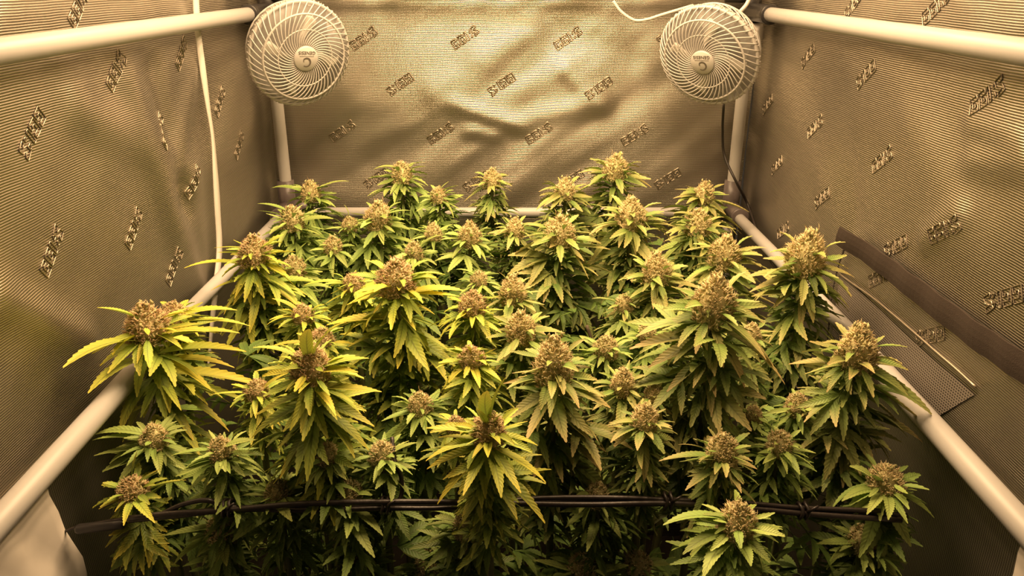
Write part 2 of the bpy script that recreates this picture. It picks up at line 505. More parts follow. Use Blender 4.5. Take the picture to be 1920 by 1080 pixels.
# ------------------------------------------------------------ tent frame
frame = empty('tent_frame', (0, PY, 0))
tag(frame, 'white tubular tent frame with black corner joints around the plants', 'tent frame')
FI = Matrix.Translation((0, -PY, 0))
def fpart(name, mb, mat, smooth=True):
    o = link(name, mb.mesh(name, [mat], smooth), frame); o.matrix_parent_inverse = Matrix.Identity(4); o.location = (0, -PY, 0); return o
R0 = 0.0105
def pole(p0, p1, r=R0, n=18):
    mb = MB(); p0, p1 = Vector(p0), Vector(p1)
    d = (p1 - p0).normalized(); e = r * .25
    tube(mb, [p0, p0 + d * e, p1 - d * e, p1], [r * .8, r, r, r * .8], n)
    return fpart('pole', mb, M_POLE)
ZU, ZL = 1.4375, 1.062
for s in (-1, 1):
    pole((s * PX, PY, 0.0), (s * PX, PY, 1.93), .0115)                # back uprights
    pole((s * PX, YF + .02, ZU), (s * PX, 1.452, ZU), .0118)          # upper side poles
    pole((s * PX, 0.875, ZL), (s * PX, 1.495, ZL - .004), R0)         # lower side poles, rear length
    pole((s * PX, YF + .02, ZL - .012), (s * PX, 0.868, ZL - .004), .0125)  # front length
    pole((s * PX, YF + .01, 0), (s * PX, YF + .01, 1.93), .0115)      # front uprights
pole((-PX + .03, PY, 1.4685), (PX - .03, PY, 1.4685), .0105)            # back top bar
pole((-PX + .03, PY, ZL - .012), (PX - .03, PY, ZL - .012), R0)                     # back lower bar
for s in (-1, 1):
    for zz, yy in ((ZU, 1.452), (ZL, 1.495)):
        mb = MB()
        tube(mb, [(s * PX, yy - .012, zz), (s * PX, yy, zz), (s * PX, PY - .005, zz)], [.0155, .0160, .0160], 16)
        tube(mb, [(s * PX, PY, zz - .026), (s * PX, PY, zz + .055)], .0165, 16)
        tube(mb, [(s * PX, PY, zz + (.0305 if zz > 1.3 else 0)), (s * (PX - .05), PY, zz + (.0305 if zz > 1.3 else 0))], .0150, 16)
        lathe(mb, [(.0155, 0), (.0172, .001), (.0172, .006), (.0155, .007)], 16, Matrix.Translation((s * PX, yy - .008, zz)) @ Matrix.Rotation(pi / 2, 4, 'X'))
        fpart('corner_joint', mb, M_BLACK if zz > 1.3 else M_GREYP)
    mb = MB()
    tube(mb, [(s * PX, .845, ZL - .005), (s * PX, .850, ZL - .005), (s * PX, .885, ZL - .004), (s * PX, .890, ZL - .004)], [.0118, .0132, .0132, .0112], 16)
    fpart('sleeve', mb, M_POLE)

# ------------------------------------------------------------ fans
def text_mesh(body, size):
    cu = bpy.data.curves.new('txt', 'FONT')
    cu.body = body; cu.size = size; cu.align_x = 'CENTER'; cu.align_y = 'CENTER'; cu.extrude = 0.0002; cu.space_character = 1.06; cu.offset = size * 0.012
    o = bpy.data.objects.new('txt', cu); COL.objects.link(o)
    bpy.context.view_layer.update()
    dg = bpy.context.evaluated_depsgraph_get()
    me = bpy.data.meshes.new_from_object(o.evaluated_get(dg))
    bpy.data.objects.remove(o); bpy.data.curves.remove(cu)
    return me
def make_fan(px, py, Y, Rpx, tilt, roll, blade0, label):
    c = at_y(px, py, Y)
    depth = (c - EYE).dot(FWD)
    R = Rpx / F * depth
    n = ((EYE - c).normalized() + RGT * tilt[0] + UPV * tilt[1]).normalized()
    up = (UPV - n * UPV.dot(n)).normalized()
    x = up.cross(n)
    Mx = Matrix((x, up, n)).transposed().to_4x4() @ Matrix.Rotation(radians(roll), 4, 'Z')
    fan = empty('clip_fan', c); fan.rotation_mode = 'QUATERNION'; fan.rotation_quaternion = Mx.to_quaternion()
    tag(fan, label, 'fan', 'white clip fans in the upper tent corners')
    wr = R * 0.0125
    zf, zb = R * .36, -R * .30
    def dome(r):                      # front height of the cage at radius r
        t = r / R
        return zf * (1 - max(0, (t - .62) / .38) ** 2.2 * .62)
    hub = R * .235
    def ringpts(r, z, m=64): return [(r * cos(2 * pi * k / m), r * sin(2 * pi * k / m), z) for k in range(m)]
    # front grille
    mb = MB()
    NW = 46
    for k in range(NW):
        a0 = 2 * pi * k / NW
        pts = []
        for i in range(13):
            t = i / 12
            r = hub * .9 + (R * .985 - hub * .9) * t
            a = a0 - (.95 * t ** 1.25) - .12 * sin(pi * t)
            pts.append((r * cos(a), r * sin(a), dome(r)))
        a = a0 - .95
        pts.append((R * 1.012 * cos(a - .03), R * 1.012 * sin(a - .03), dome(R) - R * .05))
        tube(mb, pts, wr, 5)
    g = link('front_grille', mb.mesh('front_grille', [M_PLAST]), fan)
    for rr, w in ((R * .53, wr * 1.05), (R * .80, wr * 1.7)):
        mb = MB(); tube(mb, ringpts(rr, dome(rr) - wr * .2), w, 6, True)
        link('grille_ring', mb.mesh('grille_ring', [M_PLAST]), g)
    # rim band
    mb = MB()
    z0 = dome(R)
    prof = [(R * .955, z0 + .001), (R * .985, z0 + R * .025), (R * 1.0, z0), (R * 1.0, z0 - R * .10), (R * .97, z0 - R * .11), (R * .955, z0 - R * .09), (R * .955, z0 + .001)]
    lathe(mb, prof, 72)
    for k in range(60):
        a = 2 * pi * k / 60
        M = Matrix.Rotation(a, 4, 'Z')
        p = M @ Vector((R * 1.0, 0, z0 - R * .055))
        box(mb, p, (R * .035, R * .018, R * .03), M)
    link('rim', mb.mesh('rim', [M_PLAST]), fan)
    # back cage, opposite twist
    mb = MB()
    NB = 34
    for k in range(NB):
        a0 = 2 * pi * k / NB
        pts = []
        for i in range(11):
            t = i / 10
            if t < .45:
                q = t / .45; r = R * (.97 - .10 * q); z = z0 - R * .1 + (zb - z0 + R * .1) * q
            else:
                q = (t - .45) / .55; r = R * (.87 - .50 * q); z = zb - R * .06 * q
            a = a0 + .9 * t
            pts.append((r * cos(a), r * sin(a), z))
        if k % 3: pts = pts[:6]
        tube(mb, pts, wr, 4)
    tube(mb, ringpts(R * .87, zb), wr * 1.8, 6, True)
    tube(mb, ringpts(R * .60, zb - R * .035), wr * 1.2, 6, True)
    link('back_grille', mb.mesh('back_grille', [M_PLAST]), fan)
    # motor housing with slots
    mb = MB()
    lathe(mb, [(0, zb + R * .10), (R * .30, zb + R * .10), (R * .36, zb + R * .02), (R * .38, zb - R * .10), (R * .34, zb - R * .45), (R * .22, zb - R * .55), (0, zb - R * .56)], 40)
    mot = link('motor_housing', mb.mesh('motor_housing', [M_PLAST]), fan)
    # blades
    for k in range(4):
        mb = MB(); vs, fs = [], []
        nr, na = 7, 8
        for i in range(nr + 1):
            t = i / nr
            r = R * (.17 + .61 * t)
            half = .20 + .40 * sin(pi * min(1, t * .62 + .08))
            if t > .8: half *= 1 - .5 * ((t - .8) / .2) ** 2
            for j in range(na + 1):
                s = j / na * 2 - 1
                a = blade0 + k * pi / 2 + s * half - .35 * t
                vs.append((r * cos(a), r * sin(a), R * .08 - s * R * .13 * (1 - .35 * t) + R * .03 * (1 - s * s)))
        m = len(vs)
        vs2 = vs + [(p[0], p[1], p[2] - R * .018) for p in vs]
        for i in range(nr):
            for j in range(na):
                q = (i * (na + 1) + j, i * (na + 1) + j + 1, (i + 1) * (na + 1) + j + 1, (i + 1) * (na + 1) + j)
                fs.append(q[::-1]); fs.append(tuple(m + z for z in q))
        edge = [j for j in range(na + 1)] + [i * (na + 1) + na for i in range(1, nr + 1)] + [nr * (na + 1) + j for j in range(na - 1, -1, -1)] + [i * (na + 1) for i in range(nr - 1, 0, -1)]
        for i in range(len(edge)):
            a, b = edge[i], edge[(i + 1) % len(edge)]
            fs.append((a, b, m + b, m + a))
        mb.add(vs2, fs)
        link('blade', mb.mesh('blade', [M_BLADE]), fan)
    mb = MB(); lathe(mb, [(0, R * .18), (R * .12, R * .18), (R * .18, R * .12), (R * .19, -R * .12), (0, -R * .12)], 28)
    link('spindle_cap', mb.mesh('spindle_cap', [M_BLADE]), fan)
    # hub badge
    mb = MB(); zh = zf
    lathe(mb, [(0, zh - R * .05), (hub, zh - R * .05), (hub, zh + R * .025), (hub * .93, zh + R * .045), (0, zh + R * .045)], 44)
    hb = link('hub_badge', mb.mesh('hub_badge', [M_PLAST]), fan)
    zt = zh + R * .047
    tm = text_mesh('GENESIS', R * .086); tm.materials.append(M_PRINT)
    link('lettering', tm, hb, (0, -hub * .50, zt))
    mb = MB(); box(mb, (0, -hub * .22, zt), (hub * 1.2, R * .006, .0003)); link('line', mb.mesh('line', [M_PRINT], False), hb)
    mb = MB(); vs, fs = [], []
    m = 40
    for i in range(m + 1):
        t = i / m
        a = radians(55 + 300 * t)
        rr = hub * .34 * (1 - .05 * t)
        w = hub * (.035 + .035 * sin(pi * t))
        if t > .86: rr = hub * .34 * (.95 - (t - .86) / .14 * .33)
        for q in (-1, 1): vs.append((( rr + q * w) * cos(a), hub * .26 + (rr + q * w) * sin(a), zt + .0003))
    for i in range(m): fs.append((2 * i, 2 * i + 1, 2 * i + 3, 2 * i + 2))
    mb.add(vs, fs); link('emblem', mb.mesh('emblem', [M_PRINT], False), hb)
    # clip behind, gripping the corner
    mb = MB()
    inv = Mx.inverted()
    sgn = -1 if px < 955 else 1
    tgt = inv @ (Vector((sgn * PX, PY - .02, 1.40)) - c)
    st = Vector((0, 0, zb - R * .5))
    tube(mb, bez([st, st.lerp(tgt, .5), tgt], 8), [R * .16] * 3 + [R * .12] * 20 if False else R * .13, 10)
    box(mb, tgt, (R * .42, R * .34, R * .34), bev=R * .05)
    link('clip', mb.mesh('clip', [M_PLAST]), fan)
    return fan
make_fan(558, 98, 1.405, 99, (.60, -.46), 191, 2.05, 'white round clip fan in the upper left tent corner, badge hanging upside down')
make_fan(1332, 101, 1.405, 97, (-.64, -.70), 167, .4, 'white round clip fan in the upper right tent corner, above the black cable')

# ------------------------------------------------------------ cables, straps, flaps
def cable(name, pts, r, mat, label, cat, n=30, sides=7):
    mb = MB(); tube(mb, bez(pts, n), r, sides)
    o = link(name, mb.mesh(name, [mat])); tag(o, label, cat); return o
cable('power_cable', [at_y(1357, 196, 1.50), at_y(1355, 240, 1.515), at_y(1358, 290, 1.52), at_x(1380, 340, .435), *[wall_pt('right', p.y, p.z, .0055) for p in (at_x(1397, 380, WX - .006), at_x(1413, 425, WX - .006), at_x(1432, 468, WX - .006), at_x(1452, 500, WX - .006), at_x(1480, 540, WX - .006), at_x(1500, 610, WX - .006))]], .0026, M_CABLE,
      'thin black cable hanging from the right fan down the corner of the tent', 'cable', 60)
cable('white_cord', [at_y(1150, 2, 1.545), at_y(1165, 22, 1.54), at_y(1190, 38, 1.535), at_y(1215, 36, 1.53), at_y(1240, 28, 1.525), at_y(1300, 10, 1.52)], .0028, M_CORD,
      'white cord sagging below the back bar, left of the right fan', 'cord', 40)
cable('fan_cord', [at_y(1372, 40, 1.43), at_y(1388, 22, 1.42), at_y(1402, 4, 1.42), at_y(1412, -30, 1.43), at_y(1420, -120, 1.46)], .0034, M_CORD,
      'short white cord rising from the right fan past the black joint', 'cord', 30)

# ribbon on the left wall
mb = MB()
cen = [(366, -60), (367, 0), (371, 60), (380, 130), (390, 200), (399, 260), (404, 330), (408, 400), (411, 470), (404, 540), (398, 600), (392, 680)]
cp = bez([at_x(x, y, -0.468) for (x, y) in cen], 66)
vs, fs = [], []
for i, p in enumerate(cp):
    t = i / (len(cp) - 1)
    tw = 0.9 + 0.8 * sin(t * 11) 
    w = .0055
    dx, dy = Vector((0.35, 1, 0)).normalized() * w * (0.35 + .65 * abs(cos(tw))), 0
    nrm = Vector((.0007, 0, 0))
    wv = Vector((sin(tw) * .0035, dx.y, 0))
    vs += [p - wv - nrm, p + wv - nrm, p + wv + nrm, p - wv + nrm]
for i in range(len(cp) - 1):
    for k in range(4):
        fs.append((i * 4 + k, i * 4 + (k + 1) % 4, (i + 1) * 4 + (k + 1) % 4, (i + 1) * 4 + k))
mb.add(vs, fs)
tag(link('hanging_strap', mb.mesh('hanging_strap', [M_RIBBON])), 'narrow white fabric strap hanging down the left tent wall', 'strap')

# brown strap on the right wall
def strap_obj():
    mb = MB(); vs, fs = [], []
    top = bez([at_x(x, y, WX - .012) for (x, y) in ((1588, 425), (1660, 479), (1740, 537), (1830, 603), (1925, 665), (2100, 790))], 50)
    bot = bez([at_x(x, y, WX - .010) for (x, y) in ((1579, 457), (1648, 513), (1730, 580), (1825, 655), (1925, 727), (2100, 870))], 50)
    m = len(top)
    for i in range(m):
        lift = .010 * max(0, 1 - i / 8)
        for k in range(5):
            p = top[i].lerp(bot[i], k / 4) + Vector((-lift - .0015 * sin(pi * k / 4) - .0012 * sin(i * .9), 0, 0))
            vs.append(p)
    q = len(vs)
    vs += [v + Vector((.0022, 0, 0)) for v in vs]
    for i in range(m - 1):
        for k in range(4):
            a = (i * 5 + k, i * 5 + k + 1, (i + 1) * 5 + k + 1, (i + 1) * 5 + k)
            fs.append(a); fs.append(tuple(q + z for z in a[::-1]))
    edge = list(range(5)) + [i * 5 + 4 for i in range(1, m)] + [(m - 1) * 5 + k for k in (3, 2, 1, 0)] + [i * 5 for i in range(m - 2, 0, -1)]
    for i in range(len(edge)):
        a, b = edge[i], edge[(i + 1) % len(edge)]
        fs.append((b, a, q + a, q + b))
    mb.add(vs, fs)
    o = link('fabric_strap', mb.mesh('fabric_strap', [M_STRAP], False))
    tag(o, 'flat dark brown fabric strap with a cut end on the right tent wall', 'strap')
strap_obj()

# front corner flaps of white vinyl under the lower poles
def flap(sgn, label, edge, folds):
    mb = MB(); vs, fs = [], []
    nu, nv = 16, 26
    for j in range(nv + 1):
        v = j / nv
        z = 1.040 - .62 * v
        yb = edge(v)
        for i in range(nu + 1):
            u = i / nu
            y = YF + (yb - YF) * u
            off = .012 + .010 * noise.noise(Vector((y * 14 + folds, z * 9, folds))) + .006 * noise.noise(Vector((y * 40, z * 22, folds + 3)))
            off += .010 * math.exp(-((y - (YF + .05 + .16 * v)) / .012) ** 2)
            vs.append((sgn * (WX - .006 - off), y, z))
    m = len(vs)
    vs += [(a + sgn * .0016, b, c) for (a, b, c) in vs]
    for j in range(nv):
        for i in range(nu):
            a = (j * (nu + 1) + i, j * (nu + 1) + i + 1, (j + 1) * (nu + 1) + i + 1, (j + 1) * (nu + 1) + i)
            fs.append(a); fs.append(tuple(m + z for z in a[::-1]))
    for j in range(nv):
        a, b = j * (nu + 1) + nu, (j + 1) * (nu + 1) + nu
        fs.append((a, m + a, m + b, b))
    mb.add(vs, fs)
    o = link('corner_flap', mb.mesh('corner_flap', [M_FLAP])); tag(o, label, 'flap'); return o
flap(-1, 'creased white vinyl flap below the left pole, larger of the two corner flaps', lambda v: .655 + .03 * sin(v * 9) * v + .09 * v + .012 * noise.noise(Vector((v * 12, 3, 1))), 2.0)
flap(1, 'small sliver of white vinyl flap below the right pole', lambda v: .575 + .0 * v + .010 * noise.noise(Vector((v * 9, 8, 1))), 7.0)

# ------------------------------------------------------------ bed
bed = empty('grow_bed', (0, 1.06, 0))
tag(bed, 'black felt grow bed of dark soil in the shade under the plants', 'planter')
mb = MB(); box(mb, (0, 0, .14), (.86, .94, .28), bev=.03); link('felt_side', mb.mesh('felt_side', [M_BED]), bed)
mb = MB(); vs, fs = [], []
rng = random.Random(5)
for j in range(25):
    for i in range(25):
        vs.append((-.40 + .80 * i / 24, -.44 + .88 * j / 24, .284 + .008 * noise.noise(Vector((i * .7, j * .7, 3)))))
for j in range(24):
    for i in range(24): fs.append((j * 25 + i, j * 25 + i + 1, (j + 1) * 25 + i + 1, (j + 1) * 25 + i))
mb.add(vs, fs); link('soil', mb.mesh('soil', [M_SOIL]), bed)

# ------------------------------------------------------------ leaf library (each leaf has its base at the origin, its chord along +X, length 1)
def blade_geo(w, droop, fold, N_=8, ser=.13, side=0.0):
    st = []
    p = Vector((0, 0, 0))
    for i in range(N_ + 1):
        t = i / N_
        st.append((p.copy(), -droop * t, side * t))
        a = -droop * (t + .5 / N_)
        b = side * (t + .5 / N_)
        p = p + Vector((cos(a) * cos(b), sin(b) * cos(a), sin(a))) / N_
    end = st[-1][0]
    ch = end.length
    Mr = end.normalized().to_track_quat('X', 'Z').to_matrix()
    Mi = Mr.transposed()
    def prof(t): return w * (sin(pi * min(1, (t * .97 + .03)) ** .80)) ** .85 if t < 1 else 0
    vs, uv, fs = [], [], []
    def pt(i, s, hw, fw=0.0):
        q, a, b = st[i]
        tdir = Vector((cos(a) * cos(b), sin(b) * cos(a), sin(a)))
        sd = Vector((-sin(b), cos(b), 0))
        nr = tdir.cross(sd)
        pos = q + tdir * fw + sd * (s * hw * cos(fold)) + nr * (hw * sin(fold))
        return (Mi @ pos) / ch
    mid = []; ed = {1: [], -1: []}; th = {1: [], -1: []}
    for i in range(N_ + 1):
        t = i / N_
        mid.append(len(vs)); vs.append(pt(i, 0, 0)); uv.append((t, .5))
    for s in (1, -1):
        for i in range(N_ + 1):
            t = i / N_
            hw = max(prof(t) * (1 - ser), .0008 if i == N_ else .006)
            ed[s].append(len(vs)); vs.append(pt(i, s, hw)); uv.append((t, .5 + .5 * s * (1 - ser)))
        for i in range(N_):
            t = (i + .72) / N_
            th[s].append(len(vs)); vs.append(pt(i, s, prof(min(.97, (i + .5) / N_)), .80 / N_)); uv.append((t, .5 + .5 * s))
    for s in (1, -1):
        for i in range(N_):
            a = (mid[i], mid[i + 1], ed[s][i + 1], ed[s][i])
            b = (ed[s][i], ed[s][i + 1], th[s][i])
            fs.append(a if s < 0 else a[::-1])
            fs.append(b if s < 0 else b[::-1])
    return vs, fs, uv
LR = random.Random(11)
def blade_mesh(name, *a, **k):
    mb = MB(); v, f, u = blade_geo(*a, **k); mb.add(v, f, u)
    me = mb.mesh(name, [None]); return me
def fan_mesh(name, n, droop, w, pet=.22, spread=34):
    mb = MB()
    tube(mb, [(0, 0, 0), (pet * .5, 0, .01), (pet, 0, 0)], [.012, .010, .009], 4, mi=0)
    mb.uv = [(.2, .5)] * len(mb.v)
    for k in range(n):
        q = k - (n - 1) / 2
        ang = radians(q * spread + LR.uniform(-5, 5))
        ln = (1 - pet) * (1 - .15 * abs(q) ** 1.25 / (1 if n < 6 else 1.25)) * LR.uniform(.93, 1.0)
        v, f, u = blade_geo(w, droop * LR.uniform(.75, 1.2), LR.uniform(.20, .42), 9, .15, LR.uniform(-.2, .2))
        M = Matrix.Translation((pet, 0, 0)) @ Matrix.Rotation(ang, 4, 'Z') @ Matrix.Rotation(radians(LR.uniform(0, 14) + 4 * abs(q)), 4, 'Y') @ Matrix.Scale(ln, 4)
        mb.add([M @ p for p in v], f, u)
    return mb.mesh(name, [None])
BL = [blade_mesh('leaf_blade', w, d, fo, N_=13, side=sd) for (w, d, fo, sd) in
      ((.098, .25, .30, .1), (.108, .55, .35, -.15), (.095, .85, .25, .2), (.112, .4, .45, -.2), (.100, 1.1, .3, .1), (.090, .15, .5, 0), (.108, .7, .2, .3))]
SB = [blade_mesh('small_blade', w, d, fo, N_=5, ser=.15, side=sd) for (w, d, fo, sd) in
      ((.15, .3, .4, .1), (.17, .6, .5, -.2), (.14, -.25, .45, .1), (.18, .8, .3, .2))]
F3 = [fan_mesh('leaf_three', 3, d, w, .20, 33) for (d, w) in ((.4, .125), (.8, .13), (.6, .12))]
F5 = [fan_mesh('leaf_five', 5, d, w, .26, 36) for (d, w) in ((.45, .115), (.8, .12), (.6, .125))]
F7 = [fan_mesh('leaf_seven', 7, d, w, .30, 32) for (d, w) in ((.5, .11), (.8, .115))]

def tuft_mesh(seed):
    rng = random.Random(seed)
    mb = MB()
    lib = [blade_geo(w, d, fo, 4, .15) for (w, d, fo) in ((.12, .4, .4), (.13, .8, .5), (.11, .1, .4))]
    for k in range(46):
        t = (k + .5) / 46
        az = k * 2.39996 + rng.uniform(-.3, .3)
        pit = radians(rng.uniform(-38, 22) - 20 * t)
        ln = rng.uniform(.75, 1.30)
        v, f, u = lib[k % 3]
        d = Vector((cos(az) * cos(pit), sin(az) * cos(pit), sin(pit)))
        M = Matrix.Translation(Vector((cos(az) * .12, sin(az) * .12, -2.2 * t))) @ dir_quat(d, rng.uniform(-.6, .6)).to_matrix().to_4x4() @ Matrix.Scale(ln, 4)
        mb.add([M @ p for p in v], f, u)
    return mb.mesh('leaf_tuft', [None])
def dir_quat(d, roll=0.0):
    d = d.normalized()
    y = Vector((0, 0, 1)).cross(d)
    if y.length < 1e-3: y = Vector((0, 1, 0))
    y.normalize(); z = d.cross(y)
    q = Matrix((d, y, z)).transposed().to_quaternion()
    return q @ Quaternion((1, 0, 0), roll)
TUFT = [tuft_mesh(s) for s in (21, 22, 23, 24)]

# ------------------------------------------------------------ bud library (radius 1 at the widest; top at z = 0, grows downwards)
def bud_profile(kind):
    if kind == 'dome': return 1.75, lambda h: (1 - h ** 3.6) ** .62 * (.84 + .16 * sin(pi * min(1, h + .2)))
    if kind == 'spear': return 3.1, lambda h: (1 - h ** 2.4) ** .62 * (.80 + .20 * sin(pi * (h + .15)))
    return 1.45, lambda h: (1 - h ** 2.2) ** .6
def teardrop(mb, p, d, ln, wd, rng):
    d = d.normalized()
    a = d.cross(Vector((rng.uniform(-1, 1), rng.uniform(-1, 1), rng.uniform(-1, 1)))).normalized()
    b = d.cross(a)
    ring = []
    for k in range(4):
        q = 2 * pi * k / 4
        ring.append(p + d * ln * .32 + (a * cos(q) + b * sin(q)) * wd)
    vs = [p] + ring + [p + d * ln + a * ln * rng.uniform(-.15, .15)]
    fs = [(0, 2, 1), (0, 3, 2), (0, 4, 3), (0, 1, 4), (1, 2, 5), (2, 3, 5), (3, 4, 5), (4, 1, 5)]
    mb.add(vs, fs)
def hair(mb, p, d, ln, w, rng):
    d = d.normalized()
    a = d.cross(Vector((rng.uniform(-1, 1), rng.uniform(-1, 1), .3))).normalized()
    b = d.cross(a)
    m = p + d * ln * .55 + a * ln * rng.uniform(-.1, .1)
    e = p + d * ln * .85 + a * ln * rng.uniform(-.5, .5) + b * ln * rng.uniform(-.4, .4)
    vs = []
    for (q, r) in ((p, w), (m, w * .8)):
        for k in range(3):
            t = 2 * pi * k / 3; vs.append(q + (a * cos(t) + b * sin(t)) * r)
    vs.append(e)
    fs = [(0, 1, 4, 3), (1, 2, 5, 4), (2, 0, 3, 5), (3, 4, 6), (4, 5, 6), (5, 3, 6)]
    mb.add(vs, fs)
def make_bud(kind, seed, ncal, nhair):
    rng = random.Random(seed)
    H, pf = bud_profile(kind)
    lumps = [(Vector((cos(a), sin(a), 0)) * .62 + Vector((0, 0, -H * h)), rng.uniform(.26, .42)) for (a, h) in
             [(rng.uniform(0, 2 * pi), rng.uniform(.25, .9)) for _ in range(14 if kind == 'spear' else 8)]]
    mc, mh = MB(), MB()
    lathe(mc, [(0.001, -.30)] + [(max(.02, pf(1 - i / 7) * .52), -H * (.16 + .84 * i / 7)) for i in range(1, 8)] + [(.05, -H * 1.05)], 10)
    def surf(rng):
        while True:
            h = rng.random()
            r = pf(1 - h)
            if rng.random() < r + .15: break
        a = rng.uniform(0, 2 * pi)
        r = pf(max(0, 1 - h))
        p = Vector((r * cos(a), r * sin(a), -h * H))
        bump = 0
        for (c, s) in lumps:
            q = (p - c).length
            if q < s * 1.6: bump = max(bump, (1 - (q / (s * 1.6)) ** 2) * .20)
        nrm = Vector((cos(a), sin(a), .55 + 1.3 * max(0, .35 - h)))
        return p * 1.0 + Vector((cos(a), sin(a), .1)) * (bump - .34), nrm.normalized(), h
    for _ in range(ncal):
        p, nrm, h = surf(rng)
        d = nrm + Vector((rng.uniform(-.5, .5), rng.uniform(-.5, .5), rng.uniform(0, .7)))
        s = rng.uniform(.17, .29)
        teardrop(mc, p - nrm * .10, d, s, s * .30, rng)
    for _ in range(nhair):
        p, nrm, h = surf(rng)
        d = nrm + Vector((rng.uniform(-.8, .8), rng.uniform(-.8, .8), rng.uniform(-.1, .8)))
        hair(mh, p, d, rng.uniform(.16, .34), .024, rng)
    return mc.mesh('calyx_cluster', [M_CALYX]), mh.mesh('pistil_hairs', [M_PIST]), H
BUD = {'dome': [make_bud('dome', s, 360, 560) for s in (1, 2, 3)],
       'spear': [make_bud('spear', s, 480, 620) for s in (4, 5, 6)],
       'small': [make_bud('small', s, 230, 380) for s in (7, 8, 9)]}

# ------------------------------------------------------------ plants
# leaf base colours (top; lower down greener, with shade painted in), tip amount
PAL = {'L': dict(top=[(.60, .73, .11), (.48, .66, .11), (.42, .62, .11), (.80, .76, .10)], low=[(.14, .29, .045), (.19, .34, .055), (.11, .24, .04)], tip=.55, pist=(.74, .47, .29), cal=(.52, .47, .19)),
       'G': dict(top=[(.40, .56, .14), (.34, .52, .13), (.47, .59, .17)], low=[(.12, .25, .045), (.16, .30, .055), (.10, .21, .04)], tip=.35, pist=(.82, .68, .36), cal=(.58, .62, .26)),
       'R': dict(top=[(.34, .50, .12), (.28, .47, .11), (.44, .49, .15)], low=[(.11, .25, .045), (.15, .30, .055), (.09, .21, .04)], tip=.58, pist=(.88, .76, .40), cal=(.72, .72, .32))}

def leaf_obj(name, me, parent, loc, quat, ln, mat, col, alpha, wide=1.0):
    o = bpy.data.objects.new(name, me)
    COL.objects.link(o)
    o.parent = parent
    o.location = loc
    o.rotation_mode = 'QUATERNION'; o.rotation_quaternion = quat
    o.scale = (ln, ln * wide, ln)
    o.material_slots[0].link = 'OBJECT'; o.material_slots[0].material = mat
    o.color = (*col, alpha)
    return o
def dir_quat(d, roll=0.0):
    d = d.normalized()
    y = Vector((0, 0, 1)).cross(d)
    if y.length < 1e-3: y = Vector((0, 1, 0))
    y.normalize(); z = d.cross(y)
    q = Matrix((d, y, z)).transposed().to_quaternion()
    return q @ Quaternion((1, 0, 0), roll)
XLIM, YLIM = 0.446, 1.572
def inside(p):
    return abs(p.x) < XLIM and p.y < YLIM

